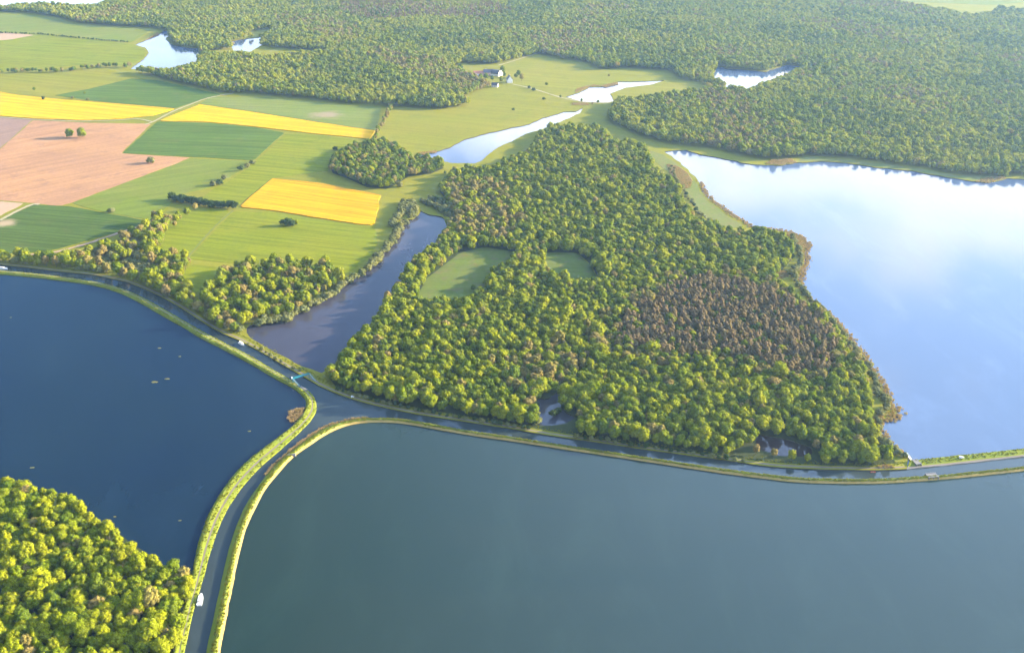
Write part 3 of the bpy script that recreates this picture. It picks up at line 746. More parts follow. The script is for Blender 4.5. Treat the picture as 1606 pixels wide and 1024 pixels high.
# peninsula
p = scatter(PEN, 8.0, PEN_CLEAR + [[(1165,698),(1290,712),(1290,745),(1165,733)], [(838,662),(905,655),(906,690),(832,680)]], seed=3)
k = keys_for(len(p), {'yellow': .38, 'mid': .44, 'deep': .12, 'tan': .06}, r)
gm = region(p, GREYWOOD) & (r.random(len(p)) < .6); k[gm] = 'tan'
gm = region(p, BUDDING) & (r.random(len(p)) < .5); k[gm] = 'tan'
edge_, _ = seg_dist(np.vstack([GP(PINES, Z0), GP(PINES[:1], Z0)]), p)
pin = region(p, PINES); pm = pin & ((edge_ > 8) | (r.random(len(p)) < .55)) & (r.random(len(p)) < .93)
k[~pin & (edge_ < 22) & (r.random(len(p)) < .35)] = 'tan'
s = (.56 + .58 * r.beta(2, 2.4, len(p))) * (.90 + .18 * patchy(p, 90, 12)) * np.where(r.random(len(p)) < .07, 1.32, 1)
q = p[~pm]; kq = k[~pm]; sq = s[~pm]
keep_pen = (q, kq, sq)
pp = scatter(PINES, 6.4, seed=4)
edge_, _ = seg_dist(np.vstack([GP(PINES, Z0), GP(PINES[:1], Z0)]), pp); pp = pp[(edge_ > 7) | (r.random(len(pp)) < .55)]
pk = keys_for(len(pp), {'pine': .70, 'deep': .19, 'tan': .11}, r)
pine_sets = (pp, pk, np.where(pk == 'pine', r.uniform(.75, 1.15, len(pp)), r.uniform(.5, .8, len(pp))))
# corner wood
cw = scatter(WOOD, 8.8, seed=5, z=.8, margin=120)
cwk = keys_for(len(cw), {'yellow': .48, 'mid': .40, 'deep': .07, 'tan': .05}, r)
cws = (.60 + .62 * r.beta(2, 2.4, len(cw))) * np.where(r.random(len(cw)) < .09, 1.32, 1)

# ---- individual trees: every crown of the corner wood in view, then the trees nearest the canal on the peninsula
shore = GP(WOOD[1:13], .8)
vis = to_px(cw, 12.0)
inview = (vis[:, 0] > -14) & (vis[:, 0] < 1620) & (vis[:, 1] > 0) & (vis[:, 1] < 1036)
d, arc = seg_dist(shore, cw)
canal_line = GP([(500,606),*[q_ for q_ in NORTH if q_[0] > 505]])
dp, arcp = seg_dist(canal_line, keep_pen[0])
n_corner = int(inview.sum())
n_pen = max(0, 300 - n_corner)
order = np.argsort(-scale_at(keep_pen[0][:, 0], keep_pen[0][:, 1]) + .0012 * dp * (dp > 45))[:n_pen]
def individual(pts, ks, sc, sel, dist, arcl, rowd, fmt, z, group, reverse):
    rows = np.floor(dist[sel] / rowd).astype(int)
    for row in np.unique(rows):
        ids = sel[rows == row]; ids = ids[np.argsort(arcl[ids])]
        if reverse: ids = ids[::-1]
        for n_, i in enumerate(ids):
            fam = protos[ks[i]]; P = fam[int(r.integers(len(fam)))]
            size = 'tall' if sc[i] > 1.03 else 'small' if sc[i] < .82 else 'mid-sized'
            lab = fmt.format(c=P.colour, s=size, n=nth(n_ + 1), r=nth(int(row) + 1))
            place_plant('broadleaf_tree', P, pts[i, 0], pts[i, 1], z, sc[i], r.uniform(0, 6.28), lab, 'tree', group)
sel = np.where(inview)[0]
individual(cw, cwk, cws, sel, d, arc, 9.0, '{s} {c} broadleaf tree, {n} from the towpath in the {r} row behind the lakeshore', .8, 'trees of the corner wood', True)
out = np.where(~inview)[0]
cw_out = (cw[out], cwk[out], cws[out])
individual(*keep_pen, order, dp, arcp, 10.0, '{s} {c} broadleaf tree, {n} from the footbridge in the {r} row above the canal', Z0, 'peninsula trees above the canal', False)
rest = np.ones(len(keep_pen[0]), bool); rest[order] = False
to_stuff(keep_pen[0][rest], keep_pen[1][rest], keep_pen[2][rest])

P_ = np.vstack(stuff_pts); K_ = np.concatenate(stuff_keys); S_ = np.concatenate(stuff_sc)
zc_ = np.full(len(P_), Z0)
P_ = np.vstack([P_, cw_out[0]]); K_ = np.concatenate([K_, cw_out[1]]); S_ = np.concatenate([S_, cw_out[2]]); zc_ = np.r_[zc_, np.full(len(cw_out[0]), .8)]
o = instanced('broadleaf_forest', P_, K_, S_, zc_)
o['label'] = 'spring green broadleaf forest over the peninsula and far plain'; o['category'] = 'forest'
o = instanced('pine_wood', *pine_sets[:2], pine_sets[2], Z0)
o['label'] = 'brown pine stand in the middle of the peninsula forest'; o['category'] = 'pine wood'

# ---- bank, hedge and field trees, each its own
def row_plants(name, pts, ks, sc, arcl, fmt, cat, group, z=Z0):
    for n_, i in enumerate(np.argsort(arcl)):
        fam = protos[ks[i]]; P = fam[int(r.integers(len(fam)))]
        size = 'tall' if sc[i] > .95 else 'low' if sc[i] < .6 else 'mid-sized'
        if ks[i] in ('willow', 'darkbush'): size = 'broad' if sc[i] > 1.0 else 'small'
        place_plant(name, P, pts[i, 0], pts[i, 1], z, sc[i], r.uniform(0, 6.28), fmt.format(c=P.colour, s=size, n=nth(n_ + 1)), cat, group)
bp = scatter(BANKWOOD, 9.4, seed=8, margin=20)
bx = to_px(bp, Z0)
bk = keys_for(len(bp), {'yellow': .30, 'mid': .22, 'tan': .22, 'willow': .20, 'deep': .06}, r)
scrub = inside(np.array([(150,424),(150,408),(185,395),(245,395),(250,430),(225,440),(200,434)]), bx)
bk[scrub & (r.random(len(bp)) < .75)] = 'willow'
bsc = np.where(bk == 'willow', r.uniform(.8, 1.5, len(bp)), r.uniform(.65, 1.25, len(bp)))
dn, an = seg_dist(north, bp)
near_ = np.argsort(dn + np.where(bk == 'willow', 1e4, 0))[:270]       # the rest of the trees stand further back
far_ = np.setdiff1d(np.where(bk != 'willow')[0], near_)
o = instanced('bank_wood', bp[far_], bk[far_], bsc[far_], Z0)
o['label'] = 'mixed spring trees behind the canal bank rows'; o['category'] = 'wood'
keep_ = np.setdiff1d(np.arange(len(bp)), far_)
bp, bk, bsc, dn, an = bp[keep_], bk[keep_], bsc[keep_], dn[keep_], an[keep_]
for wm, nm, cat in ((True, 'willow_bush', 'bush'), (False, 'bank_tree', 'tree')):
    for row, rl in [(i, 'in the ' + ('front' if i == 0 else nth(i + 1)) + ' row above the canal towpath') for i in range(30)]:
        m = np.where(((bk == 'willow') == wm) & (np.floor(dn / 11) == row))[0]
        if len(m):
            row_plants(nm, bp[m], bk[m], bsc[m], an[m], '{s} {c} ' + cat + ', {n} eastward ' + rl, cat, 'canal bank ' + ('bushes' if wm else 'trees'))
def along(line_px, width, spacing, seed):
    l = resample(GP(line_px, Z0), spacing); rr = np.random.default_rng(seed)
    l = l + rr.normal(0, 1, l.shape) * width * .25
    return l, np.arange(len(l)).astype(float)
HL = {'west': ('hedge tree', '{s} {c} tree, {n} up the hedge between dark crop and pasture'), 'dark': ('hedge bush', '{s} {c} bush, {n} along the dark hedge south of the pale crop'),
      'lane': ('lane tree', '{s} {c} tree, {n} down the tree line beside the pale crop'), 'stream': ('stream tree', '{s} {c} tree, {n} along the stream towards the reedy lake'),
      'boundary': ('hedge bush', '{s} {c} bush, {n} along the hedge between the two far meadows')}
for i, (hk, (ln, wd, spc, hf)) in enumerate(HEDGES.items()):
    pts, ar = along(ln, wd, spc, 20 + i)
    wts = {'west': {'tan': .5, 'yellow': .3, 'mid': .2}, 'dark': {'darkbush': 1}, 'lane': {'tan': .6, 'mid': .4}, 'stream': {'deep': .4, 'mid': .3, 'tan': .3}, 'boundary': {'darkbush': 1}}[hk]
    ks = keys_for(len(pts), wts, r); sc = hf * r.uniform(.8, 1.2, len(pts))
    nm = 'hedge_bush' if hk in ('boundary', 'dark') else 'hedgerow_tree'
    row_plants(nm, pts, ks, sc if hk not in ('boundary', 'dark') else sc * 1.6, ar, HL[hk][1], 'bush' if hk in ('boundary', 'dark') else 'tree', HL[hk][0] + ('es' if HL[hk][0].endswith('bush') else 's') + ' of the ' + hk + ' line')
for i, (ln, wd, spc, sc0, fmt, grp, wts, nm, cat) in enumerate([
  (PONDROW_W, 9, 5.6, (.85, 1.5), '{s} {c} bush, {n} down the field bank of the long pond', 'bushes on the field bank of the pond', {'willow': 1}, 'willow_bush', 'bush'),
  ([(646,340),(652,332),(640,322),(628,334),(634,318),(650,322),(620,345),(616,355)], 9, 5.0, (.9, 1.5), '{s} {c} bush, {n} in the thicket at the pond head', 'bushes of the pond head thicket', {'willow': 1}, 'willow_bush', 'bush'),
  ([(664,316),(676,322),(690,328),(700,336),(712,342),(704,330),(690,318),(676,312),(700,322),(716,330)], 8, 5.2, (.9, 1.5), '{s} {c} bush, {n} in the marsh beside the forest at the pond head', 'marsh bushes by the forest', {'willow': .8, 'darkbush': .2}, 'willow_bush', 'bush'),
  (PONDROW_E, 7, 7.0, (.6, .95), '{s} {c} tree, {n} down the forest bank of the long pond', 'trees on the forest bank of the pond', {'yellow': .4, 'tan': .3, 'mid': .3}, 'bank_tree', 'tree'),
  ([(712,375),(700,392),(684,408),(668,424),(655,440),(648,458)], 6, 6.5, (.5, .8), '{s} {c} tree, {n} down the hedge beside the larger clearing', 'trees of the clearing hedge', {'yellow': .5, 'mid': .5}, 'hedgerow_tree', 'tree'),
  ([(843,664),(834,656),(838,642),(828,648),(820,636),(832,628),(846,618),(856,612),(870,606),(882,600)], 8, 5.4, (.9, 1.5), '{s} {c} bush, {n} round the west side of the marsh pond', 'bushes round the marsh pond', {'darkbush': .6, 'willow': .4}, 'marsh_bush', 'bush'),
  ([(866,652),(874,648),(880,642),(888,636),(894,626),(900,614)], 4, 6.0, (.8, 1.3), '{s} {c} bush, {n} standing in the open marsh pond', 'bushes in the marsh pond', {'darkbush': .6, 'willow': .4}, 'marsh_bush', 'bush'),
  ([(390,541),(402,545),(422,556),(440,568),(456,576),(470,581)], 2.5, 9.5, (.35, .7), '{s} {c} bush, {n} on the grass strip between pond and canal', 'bushes between pond and canal', {'willow': 1}, 'bank_bush', 'bush'),
  ([(1240,372),(1252,392),(1258,410),(1244,430),(1250,446),(1272,470),(1300,497),(1330,536),(1352,566),(1366,592),(1382,622),(1390,640),(1374,658),(1380,692),(1402,708),(1418,720)], 7, 7.5, (.6, 1.15), '{s} {c} bush, {n} down the lake shore of the peninsula', 'bushes on the lake shore', {'willow': 1}, 'shore_bush', 'bush'),
  ([(1052,262),(1060,285),(1074,302),(1086,322),(1100,338),(1116,352)], 8, 9.0, (.5, .9), '{s} {c} bush, {n} along the marsh below the forest edge', 'bushes of the lake marsh', {'willow': .8, 'darkbush': .2}, 'shore_bush', 'bush'),
  ([(1185,712),(1205,716),(1222,720),(1240,722),(1262,724),(1290,727),(1320,729)], 4, 15, (.55, .8), '{s} {c} tree, {n} between the dark pond and the towpath', 'trees below the dark pond', {'yellow': .7, 'tan': .3}, 'bank_tree', 'tree'),
  ([(530,612),(560,622),(600,632),(650,643),(700,653),(750,660),(800,668),(830,673)], 3, 7.0, (.45, .8), '{s} {c} bush, {n} from the footbridge at the canal foot of the wood', 'bushes at the canal foot of the wood', {'darkbush': .6, 'willow': .4}, 'edge_bush', 'bush'),
  ([(905,686),(950,692),(1000,700),(1050,707),(1100,714),(1165,724)], 3, 7.0, (.45, .8), '{s} {c} bush, {n} past the marsh pond at the canal foot of the wood', 'bushes at the canal foot of the wood', {'darkbush': .6, 'willow': .4}, 'edge_bush', 'bush'),
  ([(1555,272),(1566,277),(1576,279)], 4, 8, (.7, .9), '{s} {c} tree, {n} on the point of the far lake shore', 'trees on the far point', {'yellow': 1}, 'shore_tree', 'tree'),
  ]):
    pts, ar = along(ln, wd, spc, 60 + i)
    ks = keys_for(len(pts), wts, r)
    row_plants(nm, pts, ks, r.uniform(*sc0, len(pts)), ar, fmt, cat, grp, Z0 if nm != 'marsh_bush' else .6)
SINGLES = [
 (109.5,215.5,'broad',1.22,'field_tree','round green tree, nearer the dark soil, of the pair in the ploughed field','tree'),
 (128.5,216,'broad',1.28,'field_tree','round green tree, nearer the crop, of the pair in the ploughed field','tree'),
 (237,256,'willow',1.9,'field_bush','lone rounded bush where ploughed soil meets the pale crop','bush'),
 (174,333,'willow',1.3,'field_bush','lone tan bush between dark crop and pale crop','bush'),
 (443,353,'darkbush',1.4,'field_bush','low dark bush, west end of the clump in the mown pasture','bush'),
 (452,354,'darkbush',1.8,'field_bush','low dark bush in the middle of the clump in the mown pasture','bush'),
 (460,354,'darkbush',1.5,'field_bush','dark bush beside the small tree in the mown pasture','bush'),
 (466,353,'mid',.62,'field_tree','small round tree, east end of the clump in the mown pasture','tree'),
 (335,291,'willow',1.5,'field_bush','pale bush at the lower end of the line on the track','bush'),
 (345,290,'darkbush',1.4,'field_bush','dark bush second from the lower end of the line on the track','bush'),
 (352,282,'willow',1.3,'field_bush','pale bush by the middle of the pasture track','bush'),
 (378,268,'darkbush',1.5,'field_bush','dark bush second from the upper end of the track line','bush'),
 (388,263,'willow',1.5,'field_bush','pale bush near the upper end of the track line','bush'),
 (396,257,'willow',1.2,'field_bush','small pale bush at the upper end of the track line','bush'),
 (526,236,'darkbush',1.2,'field_bush','dark bush on the pasture beside the grove','bush'),
 (535,240,'darkbush',1.0,'field_bush','dark bush close to the grove edge on the pasture','bush'),
 (627,293,'willow',1.3,'field_bush','round bush below the grove on the way to the pond','bush'),
 (698,274,'mid',.4,'field_tree','small tree east of the stream grove, nearest the grove','tree'),
 (708,272,'mid',.45,'field_tree','small tree between stream grove and forest','tree'),
 (780,263,'deep',.6,'field_tree','round tree on the shaded meadow by the stream bend','tree'),
 (791,262,'mid',.65,'field_tree','pale round tree on the shaded meadow by the stream bend','tree'),
 (742,457,'deep',.55,'field_tree','dark lone tree at the lower rim of the larger clearing','tree'),
 (857,135,'deep',.62,'meadow_tree','dark round tree alone on the meadow east of the farm','tree'),
 (830,139,'darkbush',1.1,'meadow_bush','small dark bush by the farm lane, nearest the farm','bush'),
 (837,143,'darkbush',1.1,'meadow_bush','small dark bush just below the farm lane','bush'),
 (853,157,'darkbush',1.0,'meadow_bush','small bush on the open meadow above the stream','bush'),
 (805,174,'darkbush',1.0,'meadow_bush','small bush alone low on the meadow above the stream bend','bush'),
 (879,154,'deep',.45,'meadow_tree','small dark tree where the farm lane meets the meadow lake','tree'),
 (912,161,'mid',.65,'meadow_tree','pale tree on the dam of the meadow lake','tree'),
 (929,166,'tan',.5,'meadow_tree','small tan tree below the dam of the meadow lake','tree'),
 (938,162,'deep',.5,'meadow_tree','dark tree at the east end of the dam','tree'),
 (955,121,'tan',.5,'meadow_tree','small tan tree on the meadow in front of the far forest','tree'),
 (133,149,'mid',.5,'meadow_tree','small tree with a long shadow on the far green crop','tree'),
 (54,143,'deep',.6,'meadow_tree','narrow dark tree on the meadow above the rapeseed','tree'),
 (68,157,'darkbush',1.2,'meadow_bush','dark bush on the upper rim of the rapeseed field','bush'),
 (114,155,'willow',1.0,'meadow_bush','pale bush on the rim of the far rapeseed field','bush'),
 (138,158,'willow',1.0,'meadow_bush','small pale bush at the rapeseed rim below the lone tree','bush'),
 (707,107,'deep',0.81,'farm_tree','round tree at the west end of the farm paddock','tree'),
 (722,110,'deep',1.01,'farm_tree','slim dark tree on the paddock west of the farm','tree'),
 (754,125,'deep',0.94,'farm_tree','dark tree before the red roofed barn','tree'),
 (762,126,'deep',1.01,'farm_tree','broad dark tree before the farmhouse','tree'),
 (772,128,'deep',0.81,'farm_tree','dark tree in front of the white gable','tree'),
 (788,118,'deep',1.22,'farm_tree','tall dark conifer between farmhouse and cottage','tree'),
 (786,131,'mid',1.01,'farm_tree','round green tree between the two white cottages','tree'),
 (791,122,'deep',0.81,'farm_tree','lower dark tree beside the tall conifer','tree'),
 (809,123,'deep',0.81,'farm_tree','dark tree just east of the steep roofed cottage','tree'),
 (813,121,'deep',1.01,'farm_tree','slim dark tree east of the steep roofed cottage','tree'),
 (818,128,'tan',1.15,'farm_tree','leafless tan tree at the east end of the farm','tree'),
 (766,138,'tan',1.01,'farm_tree','tan tree west of the small cottage','tree'),
]
for (px, py, key, s_, nm, lab, cat) in SINGLES:
    fam = protos[key]; x, y = G(px, py, Z0)
    place_plant(nm, fam[int(r.integers(len(fam)))], x, y, Z0, s_, r.uniform(0, 6.28), lab, cat, {'tree': 'scattered trees of farm and fields', 'bush': 'scattered bushes of the fields'}[cat])

# ------------------------------------------------------------------ reeds and bank grass (nobody could count them)
def tuft_proto(key, mat, n, h, blades, spread):
    out = []
    for i in range(n):
        rr = np.random.default_rng(900 + i); V, F = [], []
        for b in range(blades):
            a = rr.uniform(0, 6.283); d0 = rr.uniform(0, spread); x, y = d0 * math.cos(a), d0 * math.sin(a)
            t = rr.uniform(0, 6.283); wv = rr.uniform(.12, .28); ln = rr.uniform(.1, .45); hh = h * rr.uniform(.6, 1.1)
            o = len(V)
            V += [(x - math.cos(t) * wv, y - math.sin(t) * wv, -.1), (x + math.cos(t) * wv, y + math.sin(t) * wv, -.1), (x + math.cos(a) * ln + math.cos(t) * wv, y + math.sin(a) * ln + math.sin(t) * wv, hh), (x + math.cos(a) * ln - math.cos(t) * wv, y + math.sin(a) * ln - math.sin(t) * wv, hh)]
            F.append((o, o + 1, o + 2, o + 3))
        P = Proto(); P.crown = mesh_from('tuft', V, F); P.crown.materials.append(M[mat]); out.append(P)
    protos[key] = out
tuft_proto('reed', 'reed', 3, 2.1, 30, 1.5)
tuft_proto('reed_green', 'reed_green', 3, .9, 34, 1.5)
REEDS = [[(477,641),(462,642),(453,648),(451,656),(456,664),(464,660),(474,652)], [(1045,258),(1062,262),(1078,272),(1086,285),(1082,296),(1068,298),(1062,284),(1050,272)],
  [(1220,366),(1240,367),(1256,374),(1264,385),(1258,392),(1246,384)], [(1205,428),(1232,424),(1236,436),(1215,440)], [(1364,660),(1372,655),(1385,650),(1400,646),(1406,653),(1398,659),(1375,662)],
  [(1530,286),(1548,280),(1572,277),(1577,281),(1550,288)], [(1210,252),(1240,250),(1250,256),(1222,260),(1200,258)], [(905,140),(930,134),(950,136),(925,137),(910,144),(902,146)], [(940,136),(968,130),(970,133),(950,138)],
  [(896,163),(922,162),(924,166),(897,166)], [(655,241),(685,237),(684,240),(652,246)], [(214,69),(230,63),(248,52),(250,55),(236,61)], [(1395,739),(1376,733),(1388,730),(1402,733)]]
rp = []
for i, q in enumerate(REEDS):
    poly = GP(q); lo, hi = poly.min(0), poly.max(0)
    n = int((hi[0] - lo[0]) * (hi[1] - lo[1]) / 2.6)
    c = np.random.default_rng(i).uniform(lo, hi, (min(n, 9000), 2)); rp.append(c[inside(poly, c)])
def fringe(line, n_per_m, spread, seed):
    rr = np.random.default_rng(seed); l = resample(line, 1 / n_per_m)
    return l + rr.normal(0, spread, l.shape)
cl = GP(COAST[:34])
rp.append(fringe(offset(cl, 1.5), .5, 1.6, 3)); rp.append(fringe(offset(resample(GP(COAST[4:36]), 4), -2.5), 1.3, 2.4, 13))
rp.append(fringe(Rc[38:66], 1.0, .45, 5))
rp = np.vstack(rp)
zr = np.where(np.random.default_rng(1).random(len(rp)) < 2, .35, 0)
o = instanced('reeds', rp, np.array(['reed'] * len(rp), object), np.random.default_rng(2).uniform(.45, .95, len(rp)), zr)
o['label'] = 'dry tan reeds fringing the lake shores and dykes'; o['category'] = 'reeds'
gp, gz = [], []
for A, B, us, zs, dens, seed in ((Lc, Ll, (.02, .95), (.4, 2.0), .9, 1), (Rc, Rl, (.40, .80), (1.2, 2.3), .9, 2), (Ec, El, (.35, .85), (1.3, 2.4), .5, 3)):
    rr = np.random.default_rng(seed); a = resample(A, .5); n = int(len(a) * 2.0 * dens)
    dA = np.linspace(0, 1, len(A)); t = rr.random(n)
    cum = np.r_[0, np.cumsum(np.hypot(*(((A + B) / 2)[1:] - ((A + B) / 2)[:-1]).T))]; t = t * cum[-1]
    a = np.stack([np.interp(t, cum, A[:, i]) for i in (0, 1)], -1); b = np.stack([np.interp(t, cum, B[:, i]) for i in (0, 1)], -1)
    u = rr.uniform(*us, n)
    if seed == 1: ok = (u < .25) | (u > .48)
    else: ok = np.ones(n, bool)
    pr = {1: ([0, .12, .27, .46, .6, .74, .86, 1], [0, .9, 1.3, 1.4, 2.0, 2.2, 1.5, -.2]), 2: ([0, .08, .22, .40, .58, .68, .78, .9, 1], [-.2, .5, 1.2, 2.0, 2.6, 2.4, 1.7, .7, -.2]), 3: ([0, .29, .5, .7, .85, 1], [.8, 1.3, 1.9, 2.6, 2.5, 0])}[seed]
    q = a + (b - a) * u[:, None]; gp.append(q[ok]); gz.append(np.interp(u, *pr)[ok])
nb2 = fringe(offset(resample(north, 3), 9), 1.2, 1.6, 8); gp.append(nb2); gz.append(np.full(len(nb2), Z0))
gp = np.vstack(gp); gz = np.concatenate(gz)
o = instanced('bank_grass', gp, np.array(['reed_green'] * len(gp), object), np.random.default_rng(4).uniform(.22, .62, len(gp)), gz)
o['label'] = 'rough yellow-green grass on the canal dykes'; o['category'] = 'grass'

# ------------------------------------------------------------------ floating weed mats on the left lake
for n_, (px, py, a, b_, lab) in enumerate([(243,599,4.2,2.2,'largest tan weed mat floating on the open lake'), (262,594,3.4,1.4,'slim weed mat floating just beside the largest one'),
  (250,546,2.6,1.3,'small weed mat floating furthest up the lake towards the canal'), (282,559,1.9,1.2,'tiny weed mat floating between the far mat and the dyke'),
  (391,676,1.9,1.2,'tiny weed mat floating close to the curving dyke'), (50,733,2.5,1.4,'pale weed mat floating just off the corner wood'),
  (180,810,1.6,1.0,'tiny weed mat floating off the wooded shore'), (282,816,1.6,1.0,'tiny weed mat floating beside the shaded dyke water'), (17,498,1.7,1.0,'tiny weed mat floating alone on the blue upper lake')]):
    rr = np.random.default_rng(n_); x, y = G(px, py)
    t = thing('weed_mat', lab, 'weed mat', (x, y, 0), 0, 'weed mats floating on the lake')
    n = 14; rad = rr.uniform(.7, 1.15, n); V = [(0, 0, .16)]; F = []
    for k_ in range(n):
        c_, s_ = math.cos(6.283 * k_ / n), math.sin(6.283 * k_ / n)
        V += [(a * .6 * rad[k_] * c_, b_ * .6 * rad[k_] * s_, .14 + rr.uniform(0, .08)), (a * rad[k_] * c_, b_ * rad[k_] * s_, -.05)]
    for k_ in range(n):
        i, j = 1 + 2 * k_, 1 + 2 * ((k_ + 1) % n); F += [(0, i, j), (i, i + 1, j + 1, j)]
    link('mat', mesh_from('mat', V, F), M['weed'], t)
    V, F = [], []
    for k_ in range(40):
        a1 = rr.uniform(0, 6.283); d0 = math.sqrt(rr.random()) * .85; x0, y0 = a * d0 * math.cos(a1), b_ * d0 * math.sin(a1); q = len(V); tt = rr.uniform(0, 6.28)
        V += [(x0 - .1 * math.cos(tt), y0 - .1 * math.sin(tt), .08), (x0 + .1 * math.cos(tt), y0 + .1 * math.sin(tt), .08), (x0 + rr.uniform(-.3, .3), y0 + rr.uniform(-.3, .3), rr.uniform(.25, .6))]
        F.append((q, q + 1, q + 2))
    s_ = link('shoots', mesh_from('shoots', V, F), M['weed'], t); s_['kind'] = 'stuff'

# ------------------------------------------------------------------ boats
def make_boat(label, x, y, rz, L=12.0, W=3.9, group='cruisers on the canal'):
    t = thing('canal_boat', label, 'boat', (x, y, 0), rz, group)
    n = 9; V, F = [], []
    for i in range(n):                     # hull: stern at -L/2, bow at +L/2
        u = i / (n - 1); xx = -L / 2 + L * u
        hw = W / 2 * (1 if u < .55 else math.cos((u - .55) / .45 * 1.45) ** .8) * (.93 if i == 0 else 1)
        sh = 1.15 + .55 * u * u
        V += [(xx, -hw, sh), (xx, -hw * .86, -.3), (xx, hw * .86, -.3), (xx, hw, sh)]
    for i in range(n - 1):
        for j in range(3): F.append((4 * i + j, 4 * (i + 1) + j, 4 * (i + 1) + j + 1, 4 * i + j + 1))
    F.append((0, 1, 2, 3)); F.append((4 * n - 1, 4 * n - 2, 4 * n - 3, 4 * n - 4))
    hull = link('hull', mesh_from('hull', V, F), M['white'], t)
    V, F = [], []
    for i in range(n): a_, b_ = hull.data.vertices[4 * i].co, hull.data.vertices[4 * i + 3].co; V += [(a_.x, a_.y * .94, a_.z - .08), (b_.x, b_.y * .94, b_.z - .08)]
    F = [(2 * i, 2 * i + 1, 2 * i + 3, 2 * i + 2) for i in range(n - 1)]
    d_ = link('deck', mesh_from('deck', V, F), M['white'], t)
    cab = MB().box((-.04 * L, 0, 1.75), (L * .56, W * .74, 1.5), top=.92).build('cabin', M['white'], t)
    for sgn in (-1, 1):
        for k_ in range(4):
            MB().box((-.22 * L + k_ * .12 * L, sgn * W * .362, 1.95), (L * .085, .1, .55)).build('window', M['glass'], cab)
    MB().prism([(.235 * L, 1.65), (.25 * L, 1.65), (.215 * L, 2.4), (.2 * L, 2.4)], -W * .3, W * .3).build('windscreen', M['glass'], cab)
    MB().box((-.06 * L, 0, 2.56), (L * .5, W * .72, .1)).build('roof', M['white'], cab)
    MB().box((-.27 * L, 0, 2.95), (.7, W * .4, .7), top=.8).build('helm_console', M['white'], t)
    MB().box((-.33 * L, .1, 3.0), (.5, 1.2, .8)).build('helm_seat', M['wall_warm'], t)
    rl_ = MB()
    for sgn in (-1, 1):
        pts = [(L * .22, sgn * W * .42, 2.2), (L * .36, sgn * W * .30, 2.4), (L * .46, sgn * W * .10, 2.55)]
        for a_, b_ in zip(pts[:-1], pts[1:]): rl_.bar(a_, b_, .04, 5)
        for p_ in pts: rl_.bar(p_, (p_[0], p_[1], 1.4), .03, 5)
    rl_.build('bow_rail', M['concrete'], t)
    fn = MB()
    for k_ in range(4): fn.bar((-.3 * L + k_ * .16 * L, W * .52, .9), (-.3 * L + k_ * .16 * L, W * .52, .3), .14, 6)
    fn.build('fender', M['tyre'], t)
    return t
def heading(a, b): p, q = G(*a), G(*b); return math.atan2(q[1] - p[1], q[0] - p[0])
make_boat('white motor cruiser moored by the towpath beside the corner wood', *G(314.5,941), heading((309,960), (318,920)), 12.5, 4.0)
make_boat('long white cruiser under the trees at the far end of the canal', *G(3,421.5), heading((0,421.5), (20,423)), 16, 4.0)
make_boat('small white cruiser on the canal between dyke and long pond', *G(379,540), heading((370,534), (390,545)), 9.5, 3.4)
t = thing('rowing_boat', 'small red rowing boat lying at the north bank of the canal', 'rowing boat', (*G(1369,740.5), 0), R(8))
V, F = [], []
for i, (xx, hw, sh) in enumerate([(-2, .55, .5), (-1, .8, .45), (.4, .85, .45), (1.5, .6, .55), (2.3, .08, .75)]): V += [(xx, -hw, sh), (xx, -hw * .6, -.1), (xx, hw * .6, -.1), (xx, hw, sh)]
for i in range(4):
    for j in range(3): F.append((4 * i + j, 4 * (i + 1) + j, 4 * (i + 1) + j + 1, 4 * i + j + 1))
F.append((0, 1, 2, 3)); link('hull', mesh_from('hull', V, F), M['red'], t)
for xx in (-.9, .6): MB().box((xx, 0, .38), (.3, 1.45, .06)).build('thwart', M['wood'], t)

